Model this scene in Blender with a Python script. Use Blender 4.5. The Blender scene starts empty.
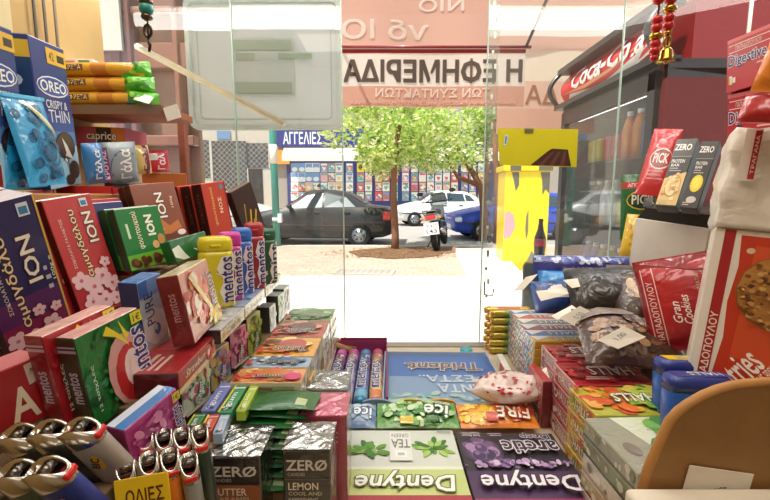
import bpy, bmesh, math, random
from mathutils import Matrix, Vector, noise
random.seed(7)
SC = bpy.context.scene
COL = SC.collection
PI = math.pi
R = math.radians

# ---------------------------------------------------------------- camera
CAM_Z, F_PX, PITCH = 1.25, 420.0, math.atan(55 / 420.0)
cam_d = bpy.data.cameras.new('camera'); cam = bpy.data.objects.new('camera', cam_d); COL.objects.link(cam)
cam_d.sensor_width = 36; cam_d.lens = F_PX / 770 * 36; cam_d.clip_start = .01; cam_d.clip_end = 300
cam.location = (0, 0, CAM_Z); cam.rotation_euler = (PI / 2 - PITCH, 0, 0)
SC.camera = cam
# ---------------------------------------------------------------- sky, sun, lamps, exposure
EXPOSURE = 0.0
SUN_POWER, SUN_TURN, SUN_EL = 6.8, -45, 60
SKY_POWER = 1.0
w = bpy.data.worlds.new('world'); SC.world = w; w.use_nodes = True
nt = w.node_tree; bg = nt.nodes['Background']
bg.inputs['Color'].default_value = (.80, .90, 1.0, 1); bg.inputs['Strength'].default_value = SKY_POWER
sd = bpy.data.lights.new('sun', 'SUN'); so = bpy.data.objects.new('sun', sd); COL.objects.link(so)
sd.energy = SUN_POWER; sd.angle = .01; sd.color = (1, .95, .86)
so.rotation_euler = (R(90 - SUN_EL), 0, R(SUN_TURN)); so.location = (-5, -5, 12)
def area_lamp(name, loc, rot, sx, sy, power, color):
    d = bpy.data.lights.new(name, 'AREA'); d.shape = 'RECTANGLE'; d.size = sx; d.size_y = sy; d.energy = power; d.color = color
    o = bpy.data.objects.new(name, d); COL.objects.link(o); o.location = loc; o.rotation_euler = rot
    return o
area_lamp('ceiling_fill', (0, .1, 2.16), (0, 0, 0), 1.0, .30, 7, (1, .91, .80))  # added overhead fill light, not a fixture of the kiosk
area_lamp('ceiling_fill', (0, -.75, 2.16), (0, 0, 0), 1.0, .30, 2.2, (1, .91, .80))  # added fill behind the camera for the interior ambient light
area_lamp('window_lamp', (.1, .70, 1.72), (R(12), 0, 0), 1.4, .05, 3.5, (1, .95, .87))
SC.view_settings.view_transform = 'Standard'; SC.view_settings.look = 'None'
SC.view_settings.exposure = EXPOSURE; SC.view_settings.gamma = 1; SC.view_settings.use_curve_mapping = False

# ---------------------------------------------------------------- helpers
def P(px, py, Y):
    """world point at depth Y on the line of sight through a pixel of the 770x500 frame"""
    a, b = (px - 385) / F_PX, -(py - 250) / F_PX
    c, s = math.cos(PITCH), math.sin(PITCH)
    d = Vector((a, c + b * s, -s + b * c))
    return Vector((0, 0, CAM_Z)) + d * (Y / d.y)
def lin(h):
    f = lambda c: c / 12.92 if c <= .04045 else ((c + .055) / 1.055) ** 2.4
    return tuple(f(int(h[i:i + 2], 16) / 255) for i in (0, 2, 4)) + (1,)
MATS = {}
FIN = {  # roughness, metallic, coat, coat roughness, bump scale, bump strength, colour variation
    'card': (.42, 0, .35, .18, 0, 0, .06), 'film': (.38, 0, 1.0, .06, 60, .5, .08), 'foil': (.28, .55, .5, .1, 70, .5, .10),
    'silver': (.22, .95, .3, .1, 60, .8, .05), 'matte': (.75, 0, 0, .2, 0, 0, .08), 'plastic': (.35, 0, .3, .1, 0, 0, .03),
    'metal': (.22, 1, 0, .1, 0, 0, .03), 'paint': (.38, .1, .4, .08, 0, 0, .03), 'cloth': (.85, 0, 0, .2, 200, .3, .08),
    'rough': (.9, 0, 0, .2, 30, .3, .18), 'wood': (.6, 0, 0, .2, 40, .15, .2), 'leaf': (.5, 0, 0, .2, 0, 0, .25), 'wrinkle': (.35, 0, .6, .1, 28, .9, .08)}
def M(h, fin='card'):
    k = h + fin
    if k in MATS: return MATS[k]
    m = bpy.data.materials.new(k); m.use_nodes = True; MATS[k] = m
    t = m.node_tree; n = t.nodes; p = n['Principled BSDF']; L = t.links
    ro, me, co, cr, bs, bst, var = FIN[fin]; c = lin(h)
    p.inputs['Roughness'].default_value = ro; p.inputs['Metallic'].default_value = me
    p.inputs['Coat Weight'].default_value = co; p.inputs['Coat Roughness'].default_value = cr
    tc = n.new('ShaderNodeTexCoord'); nz = n.new('ShaderNodeTexNoise'); nz.inputs['Scale'].default_value = 35 if fin not in ('rough', 'leaf') else 1.5
    nz.inputs['Detail'].default_value = 3
    mx = n.new('ShaderNodeMix'); mx.data_type = 'RGBA'
    mx.inputs[6].default_value = tuple(v * (1 - var) for v in c[:3]) + (1,); mx.inputs[7].default_value = tuple(min(1, v * (1 + var)) for v in c[:3]) + (1,)
    L.new(tc.outputs['Object'], nz.inputs['Vector']); L.new(nz.outputs['Fac'], mx.inputs[0]); L.new(mx.outputs[2], p.inputs['Base Color'])
    if bs:
        b = n.new('ShaderNodeBump'); b.inputs['Strength'].default_value = bst; b.inputs['Distance'].default_value = .004 if fin != 'rough' else .02
        n2 = n.new('ShaderNodeTexNoise'); n2.inputs['Scale'].default_value = bs; n2.inputs['Detail'].default_value = 2; n2.inputs['Distortion'].default_value = 1.2
        L.new(tc.outputs['Object'], n2.inputs['Vector']); L.new(n2.outputs['Fac'], b.inputs['Height'])
        L.new(b.outputs['Normal'], p.inputs['Coat Normal'])
        if fin not in ('film',): L.new(b.outputs['Normal'], p.inputs['Normal'])
    if fin == 'leaf':
        tl = n.new('ShaderNodeBsdfTranslucent'); ms = n.new('ShaderNodeMixShader'); ms.inputs[0].default_value = .45
        L.new(mx.outputs[2], tl.inputs[0]); L.new(p.outputs[0], ms.inputs[1]); L.new(tl.outputs[0], ms.inputs[2]); L.new(ms.outputs[0], n['Material Output'].inputs[0])
    return m
def glass_mat(name, tint=(1, 1, 1, 1), haze=0.0, boost=1.0):
    if name in MATS: return MATS[name]
    m = bpy.data.materials.new(name); m.use_nodes = True; MATS[name] = m
    t = m.node_tree; n = t.nodes; L = t.links; n.clear()
    o = n.new('ShaderNodeOutputMaterial'); tr = n.new('ShaderNodeBsdfTransparent'); tr.inputs[0].default_value = tint
    gl = n.new('ShaderNodeBsdfGlossy'); gl.inputs['Roughness'].default_value = .03
    fr = n.new('ShaderNodeFresnel'); fr.inputs[0].default_value = 1.5
    mu = n.new('ShaderNodeMath'); mu.operation = 'MULTIPLY'; mu.inputs[1].default_value = boost; mu.use_clamp = True
    mi = n.new('ShaderNodeMixShader'); L.new(fr.outputs[0], mu.inputs[0]); L.new(mu.outputs[0], mi.inputs[0]); L.new(tr.outputs[0], mi.inputs[1]); L.new(gl.outputs[0], mi.inputs[2])
    last = mi
    if haze:
        df = n.new('ShaderNodeBsdfTranslucent'); df.inputs[0].default_value = (.9, .9, .88, 1)
        d2 = n.new('ShaderNodeBsdfDiffuse'); d2.inputs[0].default_value = (.9, .9, .88, 1)
        ad = n.new('ShaderNodeMixShader'); ad.inputs[0].default_value = .5; L.new(df.outputs[0], ad.inputs[1]); L.new(d2.outputs[0], ad.inputs[2])
        m2 = n.new('ShaderNodeMixShader'); m2.inputs[0].default_value = haze; L.new(mi.outputs[0], m2.inputs[1]); L.new(ad.outputs[0], m2.inputs[2]); last = m2
    L.new(last.outputs[0], o.inputs[0])
    return m
def sheer(h, trans=.5, see=0.0):
    """thin cloth or plastic that lets daylight glow through it"""
    k = 'sheer' + h + str(trans) + str(see)
    if k in MATS: return MATS[k]
    m = bpy.data.materials.new(k); m.use_nodes = True; MATS[k] = m
    t = m.node_tree; n = t.nodes; L = t.links; n.clear(); c = lin(h)
    o = n.new('ShaderNodeOutputMaterial'); a = n.new('ShaderNodeBsdfDiffuse'); b = n.new('ShaderNodeBsdfTranslucent'); a.inputs[0].default_value = c; b.inputs[0].default_value = c
    x = n.new('ShaderNodeMixShader'); x.inputs[0].default_value = trans; L.new(a.outputs[0], x.inputs[1]); L.new(b.outputs[0], x.inputs[2])
    if see:
        tr = n.new('ShaderNodeBsdfTransparent'); y = n.new('ShaderNodeMixShader'); y.inputs[0].default_value = see
        L.new(x.outputs[0], y.inputs[1]); L.new(tr.outputs[0], y.inputs[2]); x = y
    L.new(x.outputs[0], o.inputs[0])
    return m
def emit_mat(name, col, power):
    if name in MATS: return MATS[name]
    m = bpy.data.materials.new(name); m.use_nodes = True; MATS[name] = m
    p = m.node_tree.nodes['Principled BSDF']; p.inputs['Emission Color'].default_value = col + (1,); p.inputs['Emission Strength'].default_value = power
    return m

class MB:
    """collects shapes into one mesh"""
    def __init__(s): s.v = []; s.f = []; s.m = []; s.s = []; s.mats = []
    def mi(s, m):
        if isinstance(m, tuple): m = M(*m)
        if m not in s.mats: s.mats.append(m)
        return s.mats.index(m)
    def add(s, vs, fs, m, smooth=False, T=None):
        b = len(s.v); k = s.mi(m)
        for p in vs:
            p = Vector(p)
            s.v.append(T @ p if T else p)
        for f in fs: s.f.append([b + i for i in f]); s.m.append(k); s.s.append(smooth)
        return s
    def quad(s, a, b, c, d, m): return s.add([a, b, c, d], [(0, 1, 2, 3)], m)
    def box(s, x0, y0, z0, x1, y1, z1, m, T=None, bev=0, cols=None, seg=1):
        bm = bmesh.new(); bmesh.ops.create_cube(bm, size=1)
        sx, sy, sz = abs(x1 - x0), abs(y1 - y0), abs(z1 - z0)
        for q in bm.verts: q.co = Vector((q.co.x * sx, q.co.y * sy, q.co.z * sz))
        if bev: bmesh.ops.bevel(bm, geom=list(bm.edges) + list(bm.verts), offset=min(bev, sx * .45, sy * .45, sz * .45), segments=seg, profile=.5, affect='EDGES')
        bm.normal_update(); c = Vector(((x0 + x1) / 2, (y0 + y1) / 2, (z0 + z1) / 2)); b = len(s.v)
        bm.verts.index_update()
        for q in bm.verts: s.v.append(T @ (q.co + c) if T else q.co + c)
        for f in bm.faces:
            mm = m
            if cols:
                n = f.normal; ax = max(range(3), key=lambda i: abs(n[i]))
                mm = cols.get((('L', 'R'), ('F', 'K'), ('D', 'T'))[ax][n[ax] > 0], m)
            s.f.append([b + q.index for q in f.verts]); s.m.append(s.mi(mm)); s.s.append(seg > 1)
        bm.free(); return s
    def tube(s, pts, r, m, n=8, cap=True, T=None, squash=None):
        pts = [Vector(p) for p in pts]; rs = r if isinstance(r, (list, tuple)) else [r] * len(pts)
        vs = []; fs = []; up = None
        for i, p in enumerate(pts):
            d = (pts[min(i + 1, len(pts) - 1)] - pts[max(i - 1, 0)]).normalized()
            if up is None: up = Vector((0, 0, 1)) if abs(d.z) < .9 else Vector((1, 0, 0))
            a = d.cross(up).normalized(); up = a.cross(d).normalized()
            for k in range(n):
                t = 2 * PI * k / n; vs.append(p + (a * math.cos(t) + up * math.sin(t) * (squash or 1)) * rs[i])
        for i in range(len(pts) - 1):
            for k in range(n): fs.append((i * n + k, i * n + (k + 1) % n, (i + 1) * n + (k + 1) % n, (i + 1) * n + k))
        if cap: fs.append(tuple(range(n - 1, -1, -1))); fs.append(tuple((len(pts) - 1) * n + k for k in range(n)))
        return s.add(vs, fs, m, True, T)
    def loft(s, secs, m, n=20, T=None, e=1.0, cap=True, mf=None):
        """secs: (z, rx, ry, [cx, cy]); superellipse exponent e (1 = ellipse, smaller = boxier)"""
        vs = []; fs = []
        g = lambda c: math.copysign(abs(c) ** e, c)
        for q in secs:
            z, rx, ry = q[:3]; cx, cy = q[3:5] if len(q) > 3 else (0, 0)
            for k in range(n):
                t = 2 * PI * k / n; vs.append((cx + rx * g(math.cos(t)), cy + ry * g(math.sin(t)), z))
        N = len(secs)
        for i in range(N - 1):
            ff = [(i * n + k, i * n + (k + 1) % n, (i + 1) * n + (k + 1) % n, (i + 1) * n + k) for k in range(n)]
            if mf: s.add([], [], m)
            fs += ff
        if cap: fs.append(tuple(range(n - 1, -1, -1))); fs.append(tuple((N - 1) * n + k for k in range(n)))
        return s.add(vs, fs, m, True, T)
    def prism(s, pts, d, m, T=None, side=None):
        """polygon in x,z at y=0, thickness d towards +y"""
        n = len(pts); vs = [(x, 0, z) for x, z in pts] + [(x, d, z) for x, z in pts]
        ar = sum(pts[i][0] * pts[(i + 1) % n][1] - pts[(i + 1) % n][0] * pts[i][1] for i in range(n))
        r = list(range(n)) if ar > 0 else list(range(n - 1, -1, -1))
        s.add(vs, [tuple(r), tuple(i + n for i in reversed(r))], m, False, T)
        s.add(vs, [(r[i], r[i] + n, r[(i + 1) % n] + n, r[(i + 1) % n]) for i in range(n)], side or m, False, T)
        return s
    def sphere(s, c, r, m, n=10, T=None):
        r = r if isinstance(r, (tuple, list)) else (r, r, r); c = Vector(c); k = max(4, n // 2)
        secs = [(c.z - r[2] * math.cos(PI * i / k), max(1e-5, r[0] * math.sin(PI * i / k)), max(1e-5, r[1] * math.sin(PI * i / k)), c.x, c.y) for i in range(k + 1)]
        return s.loft(secs, m, n, T)
    def build(s, name, parent=None, T=None):
        me = bpy.data.meshes.new(name); me.from_pydata([tuple(p) for p in s.v], [], s.f)
        for m in s.mats: me.materials.append(m)
        me.polygons.foreach_set('material_index', s.m); me.polygons.foreach_set('use_smooth', s.s); me.update()
        o = bpy.data.objects.new(name, me); COL.objects.link(o)
        if T: o.matrix_world = T
        if parent: o.parent = parent
        return o
def tag(o, label, cat, group=None, kind=None):
    if label: o['label'] = label
    if cat: o['category'] = cat
    if group: o['group'] = group
    if kind: o['kind'] = kind
    return o
def empty(name, label, cat, loc=(0, 0, 0), rot=(0, 0, 0), group=None, T=None):
    o = bpy.data.objects.new(name, None); COL.objects.link(o); o.empty_display_size = .05
    if T: o.matrix_world = T
    else: o.location = loc; o.rotation_euler = rot
    return tag(o, label, cat, group)
def struct(o): o['kind'] = 'structure'; return o
def TR(loc, yaw=0, tilt=0, roll=0):
    return Matrix.Translation(loc) @ Matrix.Rotation(R(yaw), 4, 'Z') @ Matrix.Rotation(R(tilt), 4, 'X') @ Matrix.Rotation(R(roll), 4, 'Y')
def copy_tree(o, parent=None):
    c = o.copy(); COL.objects.link(c)
    if parent: c.parent = parent
    for ch in list(o.children): copy_tree(ch, c)
    return c

# ---------------------------------------------------------------- printed artwork laid on faces
TXT = {}
def text_mesh(st, bold=0.0, shear=0.0):
    k = (st, bold, shear)
    if k in TXT: return TXT[k]
    cu = bpy.data.curves.new('text', 'FONT'); cu.body = st; cu.resolution_u = 2; cu.offset = bold; cu.shear = shear
    o = bpy.data.objects.new('text', cu); COL.objects.link(o)
    me = o.evaluated_get(bpy.context.evaluated_depsgraph_get()).to_mesh()
    vs = [(p.co.x, p.co.y) for p in me.vertices]; fs = [tuple(f.vertices) for f in me.polygons]
    o.to_mesh_clear(); bpy.data.objects.remove(o); bpy.data.curves.remove(cu)
    TXT[k] = (vs, fs); return TXT[k]
def text_box(st, shear):
    vs, _ = text_mesh(st, 0.0, shear)
    return (min(v[0] for v in vs), max(v[0] for v in vs), min(v[1] for v in vs), max(v[1] for v in vs))
class Face:
    """a printable surface: f(u, v, offset) -> point; w, h its size in metres; rot turns the artwork in quarter turns"""
    def __init__(s, f, w, h, rot=0, curved=False):
        s.f, s.w, s.h, s.rot, s.curved = f, w, h, rot, curved
        if rot in (90, 270): s.w, s.h = h, w
    def pt(s, u, v, o):
        u = min(.995, max(.005, u)); v = min(.995, max(.005, v))
        if s.rot == 90: u, v = 1 - v, u
        elif s.rot == 180: u, v = 1 - u, 1 - v
        elif s.rot == 270: u, v = v, 1 - u
        return s.f(u, v, o)
def art(mb, fc, ops, fin='card', seed=1):
    rnd = random.Random(seed); lay = [0.00025]
    def nxt(): lay[0] += .00005; return lay[0]
    def poly(ps, c, o):
        if fc.curved and len(ps) == 4:
            n = 8; g = lambda i, j: tuple((ps[0][k] * (1 - i) + ps[1][k] * i) * (1 - j) + (ps[3][k] * (1 - i) + ps[2][k] * i) * j for k in (0, 1))
            mb.add([fc.pt(*g(i / n, j / n), o) for j in range(n + 1) for i in range(n + 1)], [(j * (n + 1) + i, j * (n + 1) + i + 1, (j + 1) * (n + 1) + i + 1, (j + 1) * (n + 1) + i) for j in range(n) for i in range(n)], M(c, fin), True); return
        mb.add([fc.pt(u, v, o) for u, v in ps], [tuple(range(len(ps)))], M(c, fin))
    def rect(u0, v0, u1, v1, c, o):
        if not fc.curved: return poly([(u0, v0), (u1, v0), (u1, v1), (u0, v1)], c, o)
        n, k = max(2, int((u1 - u0) * 12)), max(2, int((v1 - v0) * 12))
        vs = [fc.pt(u0 + (u1 - u0) * i / n, v0 + (v1 - v0) * j / k, o) for j in range(k + 1) for i in range(n + 1)]
        mb.add(vs, [(j * (n + 1) + i, j * (n + 1) + i + 1, (j + 1) * (n + 1) + i + 1, (j + 1) * (n + 1) + i) for j in range(k) for i in range(n)], M(c, fin), True)
    def ell(cu, cv, ru, rv, c, o, n=14, a=0.0):
        ps = []
        for i in range(n):
            t = 2 * PI * i / n; x, y = ru * fc.w * math.cos(t), rv * fc.h * math.sin(t)
            ps.append((cu + (x * math.cos(a) - y * math.sin(a)) / fc.w, cv + (x * math.sin(a) + y * math.cos(a)) / fc.h))
        vs = [fc.pt(cu, cv, o)] + [fc.pt(u, v, o) for u, v in ps]
        mb.add(vs, [(0, 1 + i, 1 + (i + 1) % n) for i in range(n)], M(c, fin))
    def text(st, cu, cv, bw, bh, rot, c, bold, shear, o):
        x0, x1, y0, y1 = text_box(st, shear); greek = any(ord(q) > 879 for q in st); vs, fs = text_mesh(st, 0.0 if greek else bold, shear)
        if greek and bold > .008:    # thicken by laying shifted copies over each other
            b = bold * .8; n0 = len(vs); sh8 = [(b, 0), (-b, 0), (0, b), (0, -b)] + ([(b, b), (-b, b), (b, -b), (-b, -b)] if bold > .04 else [])
            vs, fs = list(vs), list(fs); f0 = list(fs); n00 = n0
            for k, (dx, dy) in enumerate(sh8): vs += [(p[0] + dx, p[1] + dy) for p in vs[:n0]]; fs += [tuple(i + n0 * (k + 1) for i in f) for f in f0]
        if rot in (90, 270): W, H = bw * fc.h, bh * fc.w
        else: W, H = bw * fc.w, bh * fc.h
        a = R(rot); out = []; nb = len(text_mesh(st, 0.0, shear)[0]) if greek else 10 ** 9
        for qi, (x, y) in enumerate(vs):
            x = ((x - x0) / (x1 - x0) - .5) * W; y = ((y - y0) / (y1 - y0) - .5) * H
            out.append(fc.pt(cu + (x * math.cos(a) - y * math.sin(a)) / fc.w, cv + (x * math.sin(a) + y * math.cos(a)) / fc.h, o + .000012 * (qi // nb)))
        mb.add(out, fs, M(c, fin))
    for op in ops:
        k = op[0]; o = nxt()
        if k == 'r': rect(*op[1:5], op[5], o)
        elif k == 'e': ell(*op[1:5], op[5], o, a=R(op[6]) if len(op) > 6 else 0)
        elif k == 'p': poly(op[1], op[2], o)
        elif k == 't': text(*op[1:7], op[7], op[8] if len(op) > 8 else .012, op[9] if len(op) > 9 else 0, o)
        elif k == 'T':  # outlined lettering: ..., rot, colour, outline colour, shear
            sh = op[9] if len(op) > 9 else 0
            text(*op[1:7], op[8], .06, sh, o); nxt(); nxt(); text(*op[1:7], op[7], .018, sh, nxt())
        elif k == 'blob':  # cu cv ru rv n cols size
            cols = op[6]; sz = op[7] if len(op) > 7 else .1
            for i in range(int(op[5] * 1.8)):
                a = rnd.uniform(0, 2 * PI); q = math.sqrt(rnd.random())
                m = min(fc.w, fc.h) * sz * rnd.uniform(.3, .95)
                ell(op[1] + op[3] * q * math.cos(a), op[2] + op[4] * q * math.sin(a), m / fc.w, m / fc.h * rnd.uniform(.4, 1), rnd.choice(cols), nxt(), 9, rnd.uniform(0, PI))
        elif k == 'flower':  # cu cv radius(fraction of width) petal centre
            r0 = op[3] * fc.w
            for i in range(5):
                t = 2 * PI * i / 5 + op[1] * 7
                ell(op[1] + r0 * .55 * math.cos(t) / fc.w, op[2] + r0 * .55 * math.sin(t) / fc.h, r0 * .5 / fc.w, r0 * .42 / fc.h, op[4], nxt() if i % 2 else o, 10, t)
            ell(op[1], op[2], r0 * .22 / fc.w, r0 * .22 / fc.h, op[5], nxt(), 8)
        elif k == 'lines':  # small print: u0 v0 u1 v1 n colour
            n = op[5]
            for i in range(n):
                v = op[4] - (op[4] - op[2]) * (i + .5) / n; hh = (op[4] - op[2]) / n * .22
                rect(op[1], v - hh, op[1] + (op[3] - op[1]) * rnd.uniform(.6, 1), v + hh, op[6], o)
        elif k == 'ring':
            n = 20; ru, rv, th = op[3], op[4], op[5]
            vs = []
            for i in range(n):
                t = 2 * PI * i / n
                for q in (1, 1 - th): vs.append(fc.pt(op[1] + ru * q * math.cos(t), op[2] + rv * q * math.sin(t), o))
            mb.add(vs, [(2 * i, (2 * i + 2) % (2 * n), (2 * i + 3) % (2 * n), 2 * i + 1) for i in range(n)], M(op[6], fin))
def box_face(k, w, d, h, rot=0):
    if k == 'F': return Face(lambda u, v, o: Vector(((u - .5) * w, -o, v * h)), w, h, rot)
    if k == 'T': return Face(lambda u, v, o: Vector(((u - .5) * w, v * d, h + o)), w, d, rot)
    if k == 'L': return Face(lambda u, v, o: Vector((-w / 2 - o, (1 - u) * d, v * h)), d, h, rot)
    if k == 'R': return Face(lambda u, v, o: Vector((w / 2 + o, u * d, v * h)), d, h, rot)
    if k == 'D': return Face(lambda u, v, o: Vector(((u - .5) * w, (1 - v) * d, -o)), w, d, rot)
def carton(name, label, cat, pose, d, col, arts=None, fin='card', cols=None, group=None, rot=None, bev=.0008, seed=1, build=True):
    """a printed box. pose = (x, y, z, yaw, tilt, roll, w, h): bottom centre of its front face"""
    x, y, z, ya, ti, ro, w, h = pose; mb = MB()
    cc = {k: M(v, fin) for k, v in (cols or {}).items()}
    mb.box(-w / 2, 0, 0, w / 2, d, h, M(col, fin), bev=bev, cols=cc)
    for k, ops in (arts or {}).items(): art(mb, box_face(k, w, d, h, (rot or {}).get(k, 0)), ops, fin, seed)
    o = mb.build(name, None, TR((x, y, z), ya, ti, ro))
    return tag(o, label, cat, group)
def pillow(w, h, d, col, ops=(), fin='wrinkle', seed=1, wr=.0015, crimp=.05, rot=0, back=None, nx=22, ny=22, vert=True, sag=0):
    """a filled bag: seams at both ends along v (vert) or along u; local x, z face, belly towards -y"""
    rd = random.Random(seed); ph = [(rd.uniform(20, 90), rd.uniform(20, 90), rd.uniform(0, 6)) for _ in range(6)]
    def thick(u, v):
        a, b = (u, v) if vert else (v, u)
        c = abs(2 * b - 1); e = 1 - crimp * 2
        t = (1 - abs(2 * a - 1) ** 2.6) ** .6 if abs(2 * a - 1) < 1 else 0
        q = 0 if c > e else (1 - (c / e) ** 3) ** .7
        return d / 2 * max(t * q, 0.02)
    def f(u, v, o, s=-1):
        x, z = (u - .5) * w, v * h; wv = sum(math.sin(x * a + z * b + p) for a, b, p in ph) / 6 * wr
        a = abs(2 * v - 1) if vert else abs(2 * u - 1)
        return Vector((x, s * (thick(u, v) + o) + wv * (1 if a < .9 else .6) - sag * math.sin(PI * u), z))
    mb = MB(); vs = []; fs = []
    for s in (-1, 1):
        b = len(vs)
        for j in range(ny + 1):
            for i in range(nx + 1): vs.append(f(i / nx, j / ny, 0, s))
        for j in range(ny):
            for i in range(nx):
                q = (b + j * (nx + 1) + i, b + j * (nx + 1) + i + 1, b + (j + 1) * (nx + 1) + i + 1, b + (j + 1) * (nx + 1) + i)
                fs.append(q if s < 0 else q[::-1])
    mb.add(vs, fs, M(col, fin), True)
    art(mb, Face(f, w, h, rot, True), ops, fin, seed)
    return mb
def bag(name, label, cat, pose, d, col, ops=(), group=None, **k):
    x, y, z, ya, ti, ro, w, h = pose
    return tag(pillow(w, h, d, col, ops, **k).build(name, None, TR((x, y, z), ya, ti, ro)), label, cat, group)

# ================================================================ the ground and the kiosk shell
def paving_mat(name, c1, c2, mortar, scale, bw=.5, rh=.5, var=.15):
    m = bpy.data.materials.new(name); m.use_nodes = True; t = m.node_tree; n = t.nodes; L = t.links; p = n['Principled BSDF']
    p.inputs['Roughness'].default_value = .85
    tc = n.new('ShaderNodeTexCoord'); b = n.new('ShaderNodeTexBrick'); b.inputs['Scale'].default_value = scale
    b.inputs['Color1'].default_value = lin(c1); b.inputs['Color2'].default_value = lin(c2); b.inputs['Mortar'].default_value = lin(mortar)
    b.inputs['Mortar Size'].default_value = .012; b.inputs['Brick Width'].default_value = bw; b.inputs['Row Height'].default_value = rh
    nz = n.new('ShaderNodeTexNoise'); nz.inputs['Scale'].default_value = 1.7; nz.inputs['Detail'].default_value = 6
    mx = n.new('ShaderNodeMix'); mx.data_type = 'RGBA'; mx.blend_type = 'MULTIPLY'; mx.inputs[0].default_value = var
    L.new(tc.outputs['Object'], b.inputs['Vector']); L.new(tc.outputs['Object'], nz.inputs['Vector'])
    L.new(b.outputs['Color'], mx.inputs[6]); L.new(nz.outputs['Fac'], mx.inputs[7]); L.new(mx.outputs[2], p.inputs['Base Color'])
    return m
def slab(name, x0, y0, z0, x1, y1, z1, m, bev=0):
    return struct(MB().box(x0, y0, z0, x1, y1, z1, m, bev=bev).build(name))
slab('ground_sidewalk', -14, 6.4, -.2, 14, 10.3, 0, paving_mat('pink paving', 'd0b4a3', 'c4a692', 'a98f7e', 2.2))
slab('ground_marble', -14, -1.5, -.2, 14, 6.4, .004, paving_mat('pale marble', 'f0ebe2', 'ebe4da', 'd8d0c4', 1.1))
slab('ground_kerb', -14, 10.3, -.2, 14, 10.5, .004, M('c9c4bb', 'rough'))
slab('ground_road', -25, 10.5, -.25, 25, 21, -.1, M('a5a19c', 'rough'))
slab('ground_far_sidewalk', -25, 21, -.25, 25, 24, .02, M('cfc6ba', 'rough'))
# bare soil round the street tree
mb = MB(); n = 26; rd = random.Random(4)
ps = [(.30 + 1.05 * math.cos(2 * PI * i / n) * rd.uniform(.85, 1.1), 9.05 + .85 * math.sin(2 * PI * i / n) * rd.uniform(.85, 1.1)) for i in range(n)]
mb.add([(x, y, .012) for x, y in ps], [tuple(range(n))], M('73543a', 'rough')); o = mb.build('ground_soil'); struct(o)
mb = MB(); ps = [(1.2 + 1.0 * math.cos(2 * PI * i / n) * rd.uniform(.85, 1.1), 9.6 + .6 * math.sin(2 * PI * i / n) * rd.uniform(.85, 1.1)) for i in range(n)]
mb.add([(x, y, .009) for x, y in ps], [tuple(range(n))], M('8a6d58', 'rough')); struct(mb.build('ground_soil'))
mb = MB()   # dry leaves lying on the soil
for i in range(420):
    a = rd.uniform(0, 6.28); q = math.sqrt(rd.random()); x, y = .5 + 1.9 * q * math.cos(a), 9.05 + .95 * q * math.sin(a); t = rd.uniform(0, 3); s = rd.uniform(.02, .05)
    mb.quad((x - s * math.cos(t), y - s * math.sin(t), .014), (x + s * .5 * math.sin(t), y - s * .5 * math.cos(t), .02), (x + s * math.cos(t), y + s * math.sin(t), .014), (x - s * .5 * math.sin(t), y + s * .5 * math.cos(t), .022), M(rd.choice(['8d653b', 'a8804e', '6a4b30', 'b8925e']), 'matte'))
tag(mb.build('fallen_leaves'), 'dry brown leaves scattered on the soil round the street tree', 'leaves', kind='stuff')
mb = MB(); c = P(364, 269, 6.75); c.z = 0
mb.box(-.5, -.22, 0, .5, .22, .016, M('b4aca2', 'rough'), bev=.004)
for i in range(9):
    for j in range(4): mb.box(-.44 + i * .1, -.17 + j * .09, .016, -.37 + i * .1, -.11 + j * .09, .02, M('a39b91', 'rough'))
tag(mb.build('manhole_cover', None, TR(c, -8)), 'grey rectangular utility cover set in the pink paving', 'manhole cover')

WALL = M('d9cbb0', 'matte'); KB = M('b8ab98', 'matte')
slab('floor', -.98, -1.4, 0, 1.14, 1.0, .05, M('6b6156', 'rough'))
slab('wall_left', -.60, -1.4, .05, -.56, .88, 2.2, M('bfa06a', 'matte'))
slab('wall_right', 1.10, -1.4, .05, 1.14, .95, 2.2, WALL)
slab('wall_back', -.60, -1.44, .05, 1.14, -1.4, 2.2, WALL)
slab('wall_front', -.60, .955, .05, .66, .985, .895, M('9a9186', 'matte'))
slab('ceiling', -.66, -1.45, 2.2, 1.2, 1.02, 2.24, M('e6e0d4', 'matte'))
slab('trim_1', -.60, .955, 1.83, 1.14, .985, 2.2, M('6a625a', 'plastic'))       # dark header above the panes
# ------------------------------------------------ the panes of the sales window
PANE = glass_mat('window glass', (.985, 1, .99, 1), .03, 2.4)
PANE_R = glass_mat('side window glass', (.97, .99, .98, 1), .012, 1.3)
EDGE = M('9fb3a6', 'plastic')
def pane(name, x0, x1, z0, z1, y, edges=(1, 1)):
    mb = MB(); mb.quad((x0, y, z0), (x1, y, z0), (x1, y, z1), (x0, y, z1), PANE); o = struct(mb.build(name))
    for k, x in ((0, x0), (1, x1)):
        if edges[k]: struct(MB().box(x - .0011, y - .003, z0, x + .0011, y + .003, z1, EDGE).build('pane_edge', o))
    return o
pane('window_1', -.62, -.331, .90, 1.83, .972, (0, 0))
pane('window_2', -.333, -.095, .90, 1.83, .966, (1, 1))
pane('window_3', .225, .52, .90, 1.83, .968, (1, 1))
w4 = MB(); w4.quad((.52, .968, .90), (.735, .90, .90), (.735, .90, 1.83), (.52, .968, 1.83), PANE_R); o = struct(w4.build('window_4'))
struct(MB().box(.7335, .897, .9, .7375, .903, 1.83, M('d8d6ce', 'plastic')).build('pane_edge', o))
w5 = MB(); w5.quad((.735, .90, .90), (1.10, .78, .90), (1.10, .78, 1.83), (.735, .90, 1.83), PANE_R); struct(w5.build('window_5'))
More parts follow.
